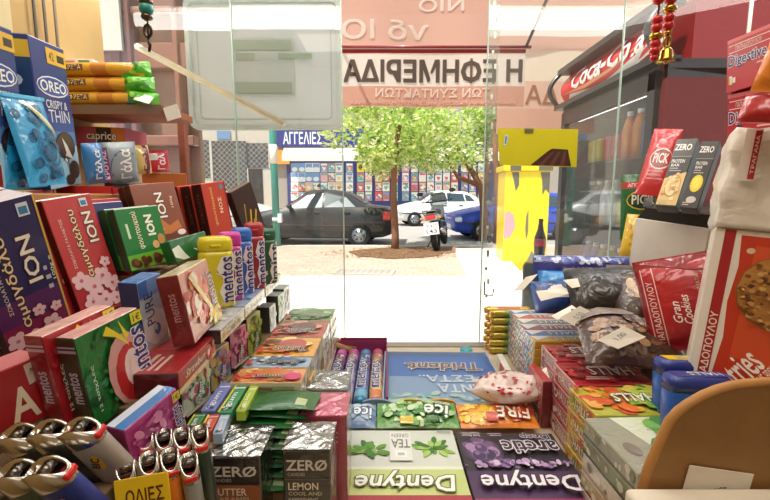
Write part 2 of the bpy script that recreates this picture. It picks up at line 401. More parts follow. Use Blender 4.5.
# low pale stone step running away along the pavement on the right
mb = MB(); mb.add([(1.10, 4.2, 0), (1.72, 4.4, 0), (2.40, 8.7, 0), (1.48, 8.7, 0), (1.10, 4.2, .14), (1.72, 4.4, .14), (2.40, 8.7, .14), (1.48, 8.7, .14)], [(4, 5, 6, 7), (0, 1, 5, 4), (1, 2, 6, 5), (2, 3, 7, 6), (3, 0, 4, 7)], M('f4f0ea', 'matte')); struct(mb.build('trim_2'))
# sliding pane latch
mb = MB(); mb.tube([(.232, .962, 1.05), (.232, .955, 1.02), (.250, .955, 1.018), (.253, .955, 1.035)], .0016, M('26282a', 'metal'), 6)
tag(mb.build('window_hook'), 'small black wire hook at the foot of the sliding pane', 'hook')
# clear strip of printed tape on the edge of the right-hand pane
mb = MB(); mb.box(.2255, .9645, .955, .249, .9665, 1.83, glass_mat('clear tape', (.95, .97, .95, 1), .07, 1.5), bev=.0006)
for i in range(26):
    zz = .98 + i * .032; mb.box(.233 + (i % 3) * .003, .9635, zz, .238 + (i % 3) * .003, .9645, zz + rd.uniform(.006, .016), M(rd.choice(['8a8c80', 'b9bdae', '6d6f66']), 'plastic'))
tag(mb.build('tape_strip'), 'clear tape strip with grey marks down the right pane edge', 'tape')

# the fluorescent tube over the window
TB = empty('fluorescent_lamp', 'white fluorescent tube fixed along the top of the window', 'lamp', (.14, .87, 1.665))
mb = MB(); mb.tube([(-.74, 0, 0), (.74, 0, 0)], .019, emit_mat('tube light', (1, .95, .86), 9.0), 16); mb.build('tube', TB)
for s in (-1, 1):
    mb = MB(); mb.tube([(s * .735, 0, 0), (s * .775, 0, 0)], .0205, M('e8e6e0', 'plastic'), 14); mb.build('end_cap', TB)
mb = MB(); mb.box(-.77, -.02, .023, .77, .02, .05, M('eceae4', 'plastic'), bev=.002); mb.box(-.77, -.008, .0, -.75, .008, .024, M('eceae4', 'plastic')); mb.box(.75, -.008, .0, .77, .008, .024, M('eceae4', 'plastic')); mb.build('housing', TB)

# ================================================================ hung outside the window
def cloth_sign(name, label, x0, x1, z0, z1, y, bands, texts, sag=.01, cat='banner', see=.12, frame=None):
    """a cloth banner seen from behind, so its lettering reads mirrored; bands: (z fraction from, to, colour)"""
    W, H = x1 - x0, z1 - z0; mb = MB()
    f = lambda u, v, o: Vector((x0 + u * W, y - o - sag * math.sin(u * PI * 3) * (1 - v), z0 + v * H))
    for a, b, c in bands:
        nx = 16; vs = [f(i / nx, q, 0) for q in (a, b) for i in range(nx + 1)]
        mb.add(vs, [(i, i + 1, nx + 2 + i, nx + 1 + i) for i in range(nx)], sheer(c, .6, see), True)
        mb.add([v + Vector((0, .0015, 0)) for v in vs], [(nx + 1 + i, nx + 2 + i, i + 1, i) for i in range(nx)], sheer(c, .6, see), True)
    for st, cu, cv, bw, bh, c in texts:
        full = st; st = st.replace('Φ', 'O')
        if 'Φ' in full:      # the ring letter gets its upright as a bar of its own
            i0 = full.index('Φ'); xa, xb, ya, yb = text_box(st, 0); e = text_box(st[:i0 + 1], 0)[1]; wo = text_box('O', 0); xm = e - (wo[1] - wo[0]) / 2
            um = cu - ((xm - xa) / (xb - xa) - .5) * bw; hw = .05 / (xb - xa) * bw
            mb.add([f(um - hw, cv - bh * .58, .004), f(um + hw, cv - bh * .58, .004), f(um + hw, cv + bh * .58, .004), f(um - hw, cv + bh * .58, .004)], [(0, 1, 2, 3)], sheer(c, .5))
        xa, xb, ya, yb = text_box(st, 0); v0, f0 = text_mesh(st, 0, 0); vs, fs = [], []; b = .030 if bh > .3 else .012
        for k, (dx, dy) in enumerate(((0, 0), (b, 0), (-b, 0), (0, b), (0, -b), (b, b), (-b, b), (b, -b), (-b, -b))): vs += [(q[0] + dx, q[1] + dy) for q in v0]; fs += [tuple(i + len(v0) * k for i in f_) for f_ in f0]
        mb.add([f(cu - ((x - xa) / (xb - xa) - .5) * bw, cv + ((q - ya) / (yb - ya) - .5) * bh, .0008 + .0003 * (i_ // len(v0))) for i_, (x, q) in enumerate(vs)], fs, sheer(c, .5), False)
    return tag(mb.build(name), label, cat)
def px_span(x0, y0, x1, y1, Y): a, b = P(x0, y1, Y), P(x1, y0, Y); return a.x, b.x, a.z, b.z
x0, x1, z0, z1 = px_span(341, 49, 526, 107, 1.75)
cloth_sign('newspaper_banner', 'peach and white cloth banner with large grey mirrored lettering, hung lower', x0, x1, z0, z1, 1.75,
    [(0, .36, 'dfb5a4'), (.36, .93, 'efe6de'), (.93, 1, 'b03a34')],
    [('Η ΕΦΗΜΕΡΙΔΑ', .5, .62, .96, .37, '7d6c62'), ('ΤΩΝ ΣΥΝΤΑΚΤΩΝ', .50, .245, .62, .15, 'f4e2d4'), ('ΕΒΔΟΜΑΔΙΑΙΑ ΕΚΔΟΣΗ ΑΝΕΞΑΡΤΗΤΗ ΕΦΗΜΕΡΙΔΑ', .5, .07, .9, .055, 'f0cdb8')])
x0, x1, z0, z1 = px_span(341, -30, 490, 46, 1.85)
cloth_sign('awning_banner', 'plain peach cloth banner with white mirrored letters, hung above', x0, x1, z0, z1, 1.85,
    [(0, .42, 'e6c4b4'), (.42, .66, 'e5c1b0'), (.66, 1, 'd9b6a6')], [('νδ ΙΟ', .30, .22, .58, .26, 'f6e6da'), ('ΝΙΟ', .68, .54, .30, .16, 'f6e6da')])
x0, x1, z0, z1 = px_span(489, -20, 660, 50, 2.45)
cloth_sign('awning_banner', 'peach cloth awning flap with a white band beside the red fridge header', x0, x1, z0, z1, 2.45,
    [(0, .2, 'e6c6b6'), (.2, .46, 'f6efe8'), (.46, 1, 'e5c3b2')], [])
x0, x1, z0, z1 = px_span(496, 48, 640, 134, 2.46)
cloth_sign('shop_poster', 'cream and peach poster with two large letters left of the red fridge header', x0, x1, z0, z1, 2.46,
    [(0, .30, 'e3c0ae'), (.30, .62, 'e8cdbc'), (.62, 1, 'eee2d2')], [('ΔΑ', .32, .46, .24, .22, 'c58f70')], cat='poster', see=0)
AF = empty('banner_rail', 'dark red rail with two arms that carries the newspaper banner', 'rail', (0, 1.745, 0))
a, b = P(341, 48, 1.745), P(526, 48, 1.745)
mb = MB(); mb.tube([(a.x - .02, 0, a.z + .004), (b.x + .02, 0, b.z + .004)], .006, M('8e2a2a', 'paint'), 8); mb.build('rail', AF)
for x in (a.x, b.x): mb = MB(); mb.tube([(x, 0, a.z + .004), (x, -.745, 2.15)], .006, M('6a625a', 'metal'), 8); mb.build('arm', AF)
# translucent white plastic panel with a paper card taped on it
x0, x1, z0, z1 = px_span(192, -1, 341, 130, 1.10); cx, cz, W, H = (x0 + x1) / 2, (z0 + z1) / 2, x1 - x0, z1 - z0
PL = empty('plastic_panel', 'frosted white plastic panel with rounded corners hung outside the left pane', 'panel', (cx, 1.10, z0))
def rrect(w, h, r, z=0, n=5):
    ps = []
    for sx, sz, a0 in ((1, 1, 0), (-1, 1, 90), (-1, -1, 180), (1, -1, 270)):
        for i in range(n + 1): a = R(a0 + 90 * i / n); ps.append((sx * (w / 2 - r) + r * math.cos(a), z + sz * (h / 2 - r) + r * math.sin(a)))
    return ps
mb = MB(); mb.prism(rrect(W, H, .02, H / 2), .004, sheer('dfe2e0', .75, .18)); mb.build('sheet', PL)
mb = MB(); o1 = rrect(W, H, .02, H / 2); o2 = rrect(W - .022, H - .022, .014, H / 2); n = len(o1)
for q, yy in ((0, -.012), (1, .006)):
    mb.add([(x, yy, z) for x, z in o1] + [(x, yy, z) for x, z in o2], [(i, (i + 1) % n, n + (i + 1) % n, n + i) for i in range(n)], sheer('e2e6e0', .5))
for ring in (o1, o2): mb.add([(x, -.012, z) for x, z in ring] + [(x, .006, z) for x, z in ring], [(i, (i + 1) % n, n + (i + 1) % n, n + i) for i in range(n)], sheer('dfe4de', .5), True)
mb.build('rim', PL)
mb = MB(); o1 = rrect(W - .05, H - .05, .012, H / 2); o2 = rrect(W - .056, H - .056, .011, H / 2)
mb.add([(x, -.002, z) for x, z in o1] + [(x, -.002, z) for x, z in o2], [(i, (i + 1) % n, n + (i + 1) % n, n + i) for i in range(n)], sheer('aebbb5', .4)); mb.build('inner_groove', PL)
def pr(a): return a[0] - cx, a[2] - z0
mb = MB(); a, b = P(236, 97, 1.09), P(294, 37, 1.09); mb.box(a.x - cx, -.012, a.z - z0, b.x - cx, -.009, b.z - z0, sheer('d5dad6', .4)); mb.build('paper_card', PL)
for (u0, v0, u1, v1) in ((233, 40, 291, 50), (233, 82, 292, 93), (236, 53, 254, 60), (278, 53, 312, 59)):
    a, b = P(u0, v1, 1.085), P(u1, v0, 1.085); mb = MB(); mb.box(a.x - cx, -.0155, a.z - z0, b.x - cx, -.0145, b.z - z0, sheer('b9c6b4', .4)); mb.build('green_tape', PL)['label'] = 'pale green adhesive tape'
# slanting pale bar that models a reflection in the left pane
a, b = P(136, 46, 1.03), P(284, 124, 1.03); mb = MB(); mb.tube([a, b], .0075, M('efdcb8', 'wood'), 4)
tag(mb.build('slant_reflection'), 'pale diagonal bar standing in for a reflection in the left pane', 'reflection')
# pinkish shutter frames outside the left corner
PK = M('8f5f50', 'paint'); PK2 = M('7c473b', 'paint')
SH = empty('shutter_frame', 'dusty pink metal shutter with a white board outside the left corner', 'shutter', (-.9, 1.3, .0))
a, b = P(60, 200, 1.3), P(186, -30, 1.3)
mb = MB(); mb.box(a.x + .9, .03, .9, b.x + .9, .05, b.z, M('94705f', 'paint')); mb.build('panel', SH)
for u, wd in ((66, .02), (118, .03), (132, .018), (178, .016)):
    x = P(u, 100, 1.28).x + .9; mb = MB(); mb.box(x - wd / 2, -.02, .9, x + wd / 2, .03, b.z, PK2 if wd > .017 else PK, bev=.003); mb.build('post', SH)
for v, hh in ((54, .07), (8, .02), (140, .03)):
    z = P(100, v, 1.28).z; mb = MB(); mb.box(a.x + .9, -.012, z - hh / 2, b.x + .9, .028, z + hh / 2, PK, bev=.003); mb.build('rail', SH)
p0, p1 = P(84, 50, 1.27), P(119, 10, 1.27); mb = MB(); mb.box(p0.x + .9, -.03, p0.z, p1.x + .9, -.02, p1.z + .06, M('d6cfc4', 'matte')); mb.build('white_board', SH)
# bare post at the window's left side
a = P(183, 110, .90); mb = MB(); mb.box(a.x - .008, .885, .90, a.x + .008, .90, 1.415, M('8a4f3d', 'wood'), bev=.002); struct(mb.build('pillar_left'))
# old cream corner post and dark cable strip on the left wall
mb = MB(); a = P(2, 100, .60); b = P(38, 0, .66); mb.box(-.56, .5, .9, -.552, .66, 2.1, M('d2c398', 'matte')); struct(mb.build('trim_3'))
mb = MB()
for i, u in enumerate((41, 46, 52)):
    q = P(u, 60, .70); mb.tube([(q.x, .70 + i * .01, .95), (q.x - .004, .70 + i * .01, 1.4), (q.x, .70 + i * .01, 1.9)], .0022, M(['2b241f', '4a3a2b', '6b5a44'][i], 'plastic'), 6)
tag(mb.build('cable_bundle'), 'three dark cables running up the left wall corner', 'cables')

# ================================================================ the street
def car(name, label, paint, pos, yaw, L=4.3, W=1.72, H=1.40, sedan=True, rear_lamp='c02020', front_lamp='e8eef0', parts_extra=()):
    """nose towards local -x"""
    root = empty(name, label, 'car', pos, (0, 0, R(yaw))); k = L / 4.4; hk = H / 1.42
    if sedan: st = [(-2.2, .62, .40, .66, .66, .5), (-2.1, .78, .25, .72, .74, .6), (-1.5, .85, .2, .84, .86, .7), (-.85, .86, .2, .92, .95, .72), (-.1, .86, .2, .94, 1.40, .58), (.35, .86, .2, .95, 1.42, .58), (.85, .86, .2, .97, 1.36, .58), (1.5, .85, .2, .98, 1.02, .66), (1.95, .82, .24, .96, .98, .66), (2.15, .76, .30, .90, .92, .6), (2.2, .66, .42, .8, .8, .5)]
    else: st = [(-2.2, .62, .40, .68, .68, .5), (-2.1, .78, .25, .76, .78, .6), (-1.55, .85, .2, .88, .90, .7), (-1.0, .86, .2, .95, 1.0, .72), (-.2, .86, .2, .97, 1.42, .58), (.4, .86, .2, .98, 1.45, .58), (1.3, .86, .2, .98, 1.40, .58), (1.9, .84, .22, .98, 1.2, .60), (2.1, .80, .28, .94, .96, .62), (2.2, .7, .42, .8, .8, .5)]
    mb = MB(); vs = []; fs = []; n = 12
    for x, hw, zb, be, top, rw in st:
        x *= k; hw *= W / 1.72; rw *= W / 1.72; zb *= hk; be *= hk; top *= hk
        ring = [(-hw * .88, zb), (-hw, zb + .14), (-hw * 1.01, (zb + be) / 2 + .08), (-hw * .97, be), (-rw * 1.02, max(be, top - .07)), (-rw * .85, top), (rw * .85, top), (rw * 1.02, max(be, top - .07)), (hw * .97, be), (hw * 1.01, (zb + be) / 2 + .08), (hw, zb + .14), (hw * .88, zb)]
        vs += [(x, y, z) for y, z in ring]
    for i in range(len(st) - 1):
        for j in range(n): fs.append((i * n + j, (i + 1) * n + j, (i + 1) * n + (j + 1) % n, i * n + (j + 1) % n))
    fs.append(tuple(range(n))); fs.append(tuple((len(st) - 1) * n + j for j in range(n - 1, -1, -1)))
    mb.add(vs, fs, M(paint, 'paint'), True)
    mb.build('body', root)
    GL = M('31424a', 'paint'); DK = M('141414', 'plastic')
    def at_side(x, t, s, o=.012):   # t 0 at the belt, 1 at the roof edge
        x0 = x / k
        for a, b in zip(st, st[1:]):
            if a[0] <= x0 <= b[0]:
                q = (x0 - a[0]) / (b[0] - a[0]); m = [a[i] + (b[i] - a[i]) * q for i in range(6)]
                hw, be, top, rw = m[1] * W / 1.72, m[3] * hk, m[4] * hk, m[5] * W / 1.72
                return Vector((x, s * (hw * .97 + (rw * 1.02 - hw * .97) * t + o), be + (max(be, top - .07) - be) * t))
    if sedan: wins = [(-.62, -.12, .28), (.34, .34, -.06 + .34), ]; sp = [((-.66, .06), (.30, .06), (.30, .92), (-.16, .92)), ((.36, .06), (1.22, .08), (.92, .90), (.36, .92))]
    else: sp = [((-.80, .06), (.25, .06), (.25, .92), (-.26, .92)), ((.31, .06), (1.2, .06), (1.15, .90), (.31, .92)), ((1.26, .1), (1.72, .16), (1.5, .85), (1.22, .88))]
    for s in (-1, 1):
        for q in sp:
            pts = [at_side(x * k, t, s) for x, t in q]; m2 = MB(); m2.add(pts, [(0, 1, 2, 3) if s < 0 else (3, 2, 1, 0)], GL); m2.build('side_window', root)
    f = 0 if sedan else 1
    xa, xb = ((-.82, -.18) if sedan else (-.97, -.28)); m2 = MB()
    def roof(x, y, dz=.014):
        for a, b in zip(st, st[1:]):
            if a[0] <= x <= b[0]:
                q = (x - a[0]) / (b[0] - a[0]); return Vector((x * k, y * (a[5] + (b[5] - a[5]) * q) * W / 1.72, (a[4] + (b[4] - a[4]) * q) * hk + dz))
    m2.add([roof(xa, -.84), roof(xa, .84), roof(xb, .84), roof(xb, -.84)], [(3, 2, 1, 0)], GL); m2.build('windscreen', root)
    xa, xb = ((.92, 1.42) if sedan else (1.5, 1.86)); m2 = MB(); m2.add([roof(xa, -.8), roof(xa, .8), roof(xb, .8), roof(xb, -.8)], [(0, 1, 2, 3)], GL); m2.build('rear_window', root)
    for x in (-1.35 * k, 1.32 * k):
        for s in (-1, 1):
            wh = MB(); T = Matrix.Translation((x, s * W * .46, .31)) @ Matrix.Rotation(R(90), 4, 'X')
            wh.loft([(-.10, .26, .26), (-.10, .31, .31), (.10, .31, .31), (.10, .26, .26)], M('1a1a1b', 'rough'), 24, T); wo = wh.build('wheel', root)
            rm = MB()
            rm.loft([(-.103, .19, .19), (.103, .19, .19)], M('a9abac', 'metal'), 20, T)
            for q in range(6):
                a = q * PI / 3
                for zz in (-.108, .108): rm.sphere((.115 * math.cos(a), .115 * math.sin(a), zz), (.03, .03, .006), M('333436', 'plastic'), 8, T)
            rm.build('rim', wo)
    for s in (-1, 1):
        m2 = MB(); m2.box(-2.17 * k, s * .42 * W - .13, .56 * hk, -1.98 * k, s * .42 * W + .13, .70 * hk, M(front_lamp, 'paint'), bev=.03); m2.build('headlight', root)
        m2 = MB(); m2.box(1.97 * k, s * .44 * W - .10, .66 * hk, 2.185 * k, s * .44 * W + .10, .88 * hk, M(rear_lamp, 'paint'), bev=.03); m2.build('tail_light', root)
        m2 = MB(); m2.sphere((-.58 * k, s * (W / 2 + .06), 1.0 * hk), (.07, .10, .07), M(paint, 'paint'), 10); m2.build('side_mirror', root)
        for x in (.16, .98):
            m2 = MB(); y = s * (W / 2 * 1.005); m2.box(x * k - .09, y - .012, .83 * hk, x * k + .09, y + .012, .86 * hk, M('202020', 'plastic'), bev=.006); m2.build('door_handle', root)
        m2 = MB(); m2.box(-1.95 * k, s * (W / 2) - .012, .50 * hk, 1.9 * k, s * (W / 2) + .016, .54 * hk, DK, bev=.006); m2.build('side_moulding', root)
    m2 = MB(); m2.box(-2.205 * k, -.26, .34, -2.17 * k, .26, .46, M('efefef')); m2.build('licence_plate', root)
    return root
car('sedan', 'dark grey four door sedan parked behind the teal pole', '2a2928', (-1.85, 11.9, -.1), -6, 4.25, 1.75, 1.50, True, 'c23a30', 'f0b070')
car('hatchback', 'white hatchback across the road, partly behind the motorcycle', 'e9e7e3', (2.35, 19.2, -.1), 8, 3.9, 1.68, 1.52, False)
car('hatchback', 'bright blue car with its nose behind the tree trunks', '2347b8', (4.05, 13.3, -.1), 4, 4.1, 1.75, 1.42, False)
car('hatchback', 'white car at far left in front of the lattice shutters', 'dfdfdd', (-6.4, 16.9, -.1), 176, 4.0, 1.7, 1.50, False)
# street pole
p = P(277, 246, 10.3); PO = empty('street_pole', 'slim teal green metal pole standing at the kerb', 'pole', (p.x, 10.32, 0))
mb = MB(); mb.tube([(0, 0, 0), (-.03, 0, 4.6)], .085, M('2f8f83', 'paint'), 14); mb.build('shaft', PO)
mb = MB(); mb.tube([(0, 0, .62), (0, 0, .70)], .10, M('e6e6e2', 'plastic'), 14); mb.box(.06, -.12, .58, .16, .0, .80, M('e0e0dc', 'plastic'), bev=.01); mb.build('clamp', PO)
mb = MB(); mb.tube([(-.014, 0, 2.0), (-.016, 0, 2.45)], .089, M('e9e4da', 'matte'), 14); mb.build('pasted_notice', PO)
# trees
def tree(name, label, base, trunks, centre, rx, ry, rz, nleaf, seed):
    root = empty(name, label, 'tree', base); rd = random.Random(seed)
    for path, r0, r1 in trunks:
        mb = MB(); N = len(path) - 1; mb.tube([Vector(q) for q in path], [r0 + (r1 - r0) * i / N for i in range(N + 1)], M('80583f', 'rough'), 9); mb.build('trunk', root)
    mb = MB(); cols = [M(c, 'leaf') for c in ('b8d068', 'cfe080', 'e4f0a0', '92b850', 'eef6bc')]; C = Vector(centre)
    lumps = []
    for i in range(26):
        a, b = rd.uniform(0, 2 * PI), rd.uniform(-1, 1); q = math.sqrt(1 - b * b); s = rd.uniform(.55, .85)
        lumps.append((C + Vector((rx * q * math.cos(a) * s, ry * q * math.sin(a) * s, rz * b * s)), rd.uniform(.30, .5) * min(rx, rz) * 1.1))
    for i in range(nleaf):
        c, r = rd.choice(lumps); d = Vector((rd.gauss(0, 1), rd.gauss(0, 1), rd.gauss(0, 1))).normalized()
        p = c + d * r * rd.uniform(.6, 1.05); s = rd.uniform(.05, .095)
        t = Vector((rd.gauss(0, 1), rd.gauss(0, 1), rd.gauss(0, .6))).normalized(); u = t.cross(d + Vector((.1, .2, rd.uniform(-.5, .5)))).normalized()
        mb.add([p - t * s, p + u * s * .42, p + t * s, p - u * s * .42], [(0, 1, 2, 3)], rd.choice(cols))
    mb.build('foliage', root)
    return root
b = Vector((.23, 9.72, 0))
tree('street_tree', 'orange tree with one straight thin trunk behind the motorcycle', b,
     [([(0, 0, -.05), (.01, 0, .3), (-.03, .02, 1.2), (-.02, 0, 2.2), (.1, 0, 2.8)], .10, .05), ([(-.02, 0, 2.0), (-.5, .1, 2.6), (-.9, 0, 2.9)], .05, .02), ([(-.02, 0, 2.1), (.6, .1, 2.7), (1.0, 0, 3.0)], .05, .02)],
     (-.05, .1, 2.82), 1.95, 1.3, .98, 6800, 3)
b = Vector((2.78, 11.9, 0))
tree('street_tree', 'leaning forked tree beside the blue car', b,
     [([(0, 0, -.05), (.02, 0, .8), (-.1, 0, 1.5), (-.6, 0, 2.3), (-1.0, 0, 2.8)], .12, .06), ([(-.02, 0, 1.0), (.1, .1, 1.9), (0, .1, 2.8)], .09, .05), ([(-.1, 0, 1.5), (-.75, .05, 1.75), (-1.1, .1, 2.4)], .07, .03)],
     (-1.2, 0, 3.05), 2.0, 1.3, 1.1, 6200, 9)
b = P(496.5, 238, 11.3); b.z = 0
tree('street_tree', 'slim brown trunk next to the yellow cabinet', b,
     [([(0, 0, -.05), (.02, 0, 1.0), (-.10, 0, 2.2), (-.15, 0, 3.2)], .10, .06)], (-.2, .4, 3.7), .9, .8, .6, 1200, 12)
# motorcycle seen from behind
MO = empty('motorcycle', 'grey and black motorcycle parked on the pavement, seen from behind', 'motorcycle', (1.18, 9.45, 0), (R(0), R(-8), R(-15)))
BK = M('191a1c', 'plastic'); SV = M('a8abad', 'metal')
def wheel_m(y):
    mb = MB(); N = 24
    for k in range(N):
        pass
    ring = [(0, y + .29 * math.cos(2 * PI * k / N), .34 + .29 * math.sin(2 * PI * k / N)) for k in range(N + 1)]
    mb.tube(ring, .068, M('161616', 'rough'), 8, False); o = mb.build('wheel', MO)
    m2 = MB(); m2.tube([(0, y + .21 * math.cos(2 * PI * k / N), .34 + .21 * math.sin(2 * PI * k / N)) for k in range(N + 1)], .02, SV, 6, False)
    for k in range(5): a = 2 * PI * k / 5; m2.tube([(0, y, .34), (0, y + .21 * math.cos(a), .34 + .21 * math.sin(a))], .014, SV, 6)
    m2.build('rim', o)
wheel_m(0); wheel_m(1.42)
mb = MB(); mb.box(-.14, .42, .28, .14, .95, .66, M('4b4d50', 'metal'), bev=.05); mb.box(-.19, .5, .35, .19, .8, .5, M('77797c', 'metal'), bev=.04); mb.build('engine', MO)
mb = MB(); mb.loft([(.70, .12, .30, 0, .80), (.85, .17, .33, 0, .82), (.98, .13, .24, 0, .84), (1.02, .06, .12, 0, .84)], M('8e9296', 'paint'), 16); mb.build('fuel_tank', MO)
mb = MB(); mb.loft([(.80, .13, .42, 0, .25), (.88, .16, .44, 0, .25), (.92, .12, .40, 0, .25)], BK, 16, e=.7); mb.build('seat', MO)
mb = MB(); mb.box(-.15, -.34, .70, .15, .1, .86, M('c9cccd', 'paint'), bev=.05); mb.build('tail_fairing', MO)
mb = MB(); mb.box(-.11, -.39, .73, .11, -.33, .83, M('d42a22', 'paint'), bev=.02); mb.build('tail_light', MO)
mb = MB(); mb.box(-.16, -.40, .40, .16, -.385, .66, M('f0efe9')); art(mb, Face(lambda u, v, o: Vector(((u - .5) * .32, -.40 - o, .40 + v * .26)), .32, .26), [('t', 'ΥΧΖ', .5, .72, .7, .3, 0, '1a1a1a'), ('t', '143', .5, .28, .7, .32, 0, '1a1a1a')]); mb.build('licence_plate', MO)
mb = MB(); mb.tube([(-.13, -.3, .82), (-.15, -.42, .92), (.15, -.42, .92), (.13, -.3, .82)], .014, SV, 8); mb.box(-.13, -.40, .90, .13, -.1, .93, BK, bev=.01); mb.build('luggage_rack', MO)
mb = MB()
for s in (-1, 1): mb.tube([(s * .09, 1.42, .34), (s * .09, 1.18, 1.0)], .028, SV, 8)
mb.build('fork', MO)
mb = MB(); mb.tube([(-.38, .95, 1.12), (-.2, 1.08, 1.10), (.2, 1.08, 1.10), (.38, .95, 1.12)], .017, BK, 8); mb.build('handlebar', MO)
for s in (-1, 1):
    mb = MB(); mb.tube([(s * .26, 1.02, 1.11), (s * .36, 1.0, 1.30)], .008, BK, 6); mb.sphere((s * .40, .99, 1.33), (.085, .02, .05), BK, 10); mb.build('mirror', MO)
    mb = MB(); mb.sphere((s * .20, -.34, .76), (.04, .045, .03), M('e8862a', 'paint'), 8); mb.build('indicator', MO)
mb = MB(); mb.tube([(.17, .65, .32), (.2, .2, .36), (.2, -.25, .48)], [.035, .05, .06], SV, 10); mb.build('exhaust', MO)
mb = MB(); mb.tube([(-.12, .5, .30), (-.30, .42, .03)], .014, BK, 6); mb.build('kickstand', MO)
mb = MB(); mb.loft([(1.0, .20, .05, 0, 1.25), (1.15, .22, .04, 0, 1.22), (1.32, .16, .02, 0, 1.14)], glass_mat('screen plastic', (.7, .72, .72, 1), .1), 14); mb.build('windshield', MO)
mb = MB(); mb.box(-.09, -.05, .62, .09, .35, .68, BK, bev=.02); mb.tube([(-.09, 0, .34), (-.10, .5, .42)], .03, BK, 8); mb.tube([(.09, 0, .34), (.10, .5, .42)], .03, BK, 8); mb.build('swing_arm', MO)
# yellow painted cabinet with dark drips of paint
Y0 = 7.0; a, b = P(502, 272, Y0), P(550, 165, Y0); wd = b.x - a.x
YC = empty('utility_cabinet', 'yellow painted street cabinet with dark grey paint drips along its top', 'cabinet', (a.x, Y0, 0), (0, 0, R(-4)))
hgt = b.z
mb = MB(); mb.box(0, 0, 0, wd, .6, hgt - .1, M('e6cb0a', 'paint'), bev=.01)
fc = Face(lambda u, v, o: Vector((u * wd, -o * 8, v * (hgt - .1))), wd, hgt)
art(mb, fc, [('p', [(.45, .02), (.95, .02), (.95, .16), (.8, .10), (.66, .2), (.55, .09)], '7c7a6a'), ('p', [(.52, .30), (.56, .40), (.545, .62), (.50, .55), (.49, .42)], '6d6a4a'),
   ('p', [(.14, .99), (.30, .99), (.31, .86), (.24, .80), (.2, .88)], '5f5a4c'), ('p', [(.78, .99), (.99, .99), (.99, .78), (.9, .82), (.84, .76), (.82, .9)], '5f5a4c'),
   ('p', [(.01, .32), (.16, .34), (.26, .44), (.22, .56), (.10, .60), (.01, .58)], 'e59aa0')], 'paint')
mb.build('body', YC)
mb = MB(); mb.box(-.04, -.05, hgt - .1, wd + .04, .65, hgt, M('e6cb18', 'paint'), bev=.015)
art(mb, Face(lambda u, v, o: Vector((-.03 + u * (wd + .06), -.05 - o * 8, hgt - .1 + v * .1)), wd, .1), [('r', .12, .02, .34, .98, '5f5a4c'), ('r', .70, .02, .99, .98, '5f5a4c')], 'paint'); mb.build('lid', YC)
# dark bin with a cola bottle standing on it
p = P(539, 263, 2.75); BN = empty('litter_bin', 'slim dark metal bin standing in front of the yellow cabinet', 'bin', (p.x, 2.75, 0))
mb = MB(); mb.loft([(0, .085, .085), (.02, .10, .10), (p.z - .02, .10, .10), (p.z, .09, .09)], M('45463f', 'metal'), 20); mb.build('body', BN)
mb = MB(); mb.loft([(.3, .103, .103), (.36, .103, .103)], M('2d2e2a', 'metal'), 20); mb.build('band', BN)
BT = empty('cola_bottle', 'dark glass cola bottle with a red label, standing on the bin', 'bottle', (p.x, 2.75, p.z))
mb = MB(); mb.loft([(0, .033, .033), (.01, .037, .037), (.07, .034, .034), (.12, .038, .038), (.17, .036, .036), (.22, .020, .020), (.265, .0135, .0135), (.275, .0135, .0135)], M('241a14', 'paint'), 18); mb.build('glass', BT)
mb = MB(); mb.loft([(.115, .0385, .0385), (.165, .0375, .0375)], M('8c1d1a'), 18, cap=False); mb.build('label', BT)
mb = MB(); mb.loft([(.275, .0155, .0155), (.292, .0150, .0150)], M('3a3a38', 'metal'), 14); mb.build('cap', BT)
# ------------------------------------------------ red cooler with an illuminated header
F1, F2 = Vector((.90, 1.43, 0)), Vector((.90, 2.24, 0)); ex = (F1 - F2); Lf = ex.length; ex.normalize()      # local x runs from its far end to its near end
Tf = Matrix.Translation(F2) @ Matrix.Rotation(math.atan2(ex.y, ex.x), 4, 'Z')
FG = empty('drinks_fridge', 'tall dark drinks fridge with a red illuminated header, outside to the right', 'fridge', T=Tf)
HB, HT = 1.69, 1.865
mb = MB(); d = .55; B2 = M('2a2826', 'plastic')
mb.box(0, .02, .02, .04, d, HB, B2); mb.box(Lf - .04, .02, .02, Lf, d, HB, M('5e1416', 'matte')); mb.box(0, d - .03, .02, Lf, d, HB, M('d8d8d4', 'plastic')); mb.box(0, .02, 0, Lf, d, .25, B2); mb.box(0, .02, HB - .06, Lf, d, HB, B2); mb.build('housing', FG)
mb = MB(); mb.box(.01, .1, HB, Lf - .01, d, HT + .02, M('8e1b1c', 'paint')); mb.build('canopy', FG)
mb = MB(); pts = [(0, 0), (Lf, 0), (Lf, HT - HB), (.0, HT - HB)]; H2 = HT - HB
vs = []; n = 12
pr_f = lambda u, v, o: Vector((u * Lf, .05 - .05 * math.sin(PI * min(1, max(0, v))) - o * 14, HB + .005 + v * (H2 - .01)))
mb.add([pr_f(i / 10, j / n, 0) for j in range(n + 1) for i in range(11)], [(j * 11 + i, j * 11 + i + 1, (j + 1) * 11 + i + 1, (j + 1) * 11 + i) for j in range(n) for i in range(10)], M('d9262b', 'paint'), True)
art(mb, Face(pr_f, Lf, H2, 0, True), [('p', [(.01, .02), (.3, .10), (.6, .22), (.8, .34), (.985, .52), (.985, .30), (.75, .16), (.45, .06), (.2, .02)], 'f4ece6'), ('p', [(.01, .02), (.12, .28), (.35, .18), (.2, .06)], 'f2e2d6'), ('p', [(.02, .35), (.3, .24), (.6, .3), (.95, .62), (.6, .36), (.3, .32)], 'e9a06a'),
   ('t', 'Coca-Cola', .52, .60, .70, .50, 0, 'fff6f0', .02, .35)], 'paint'); mb.build('header_sign', FG)
mb = MB()
for x in (0, Lf): mb.tube([pr_f(x / Lf, j / n, .004) for j in range(n + 1)], .012, B2, 6)
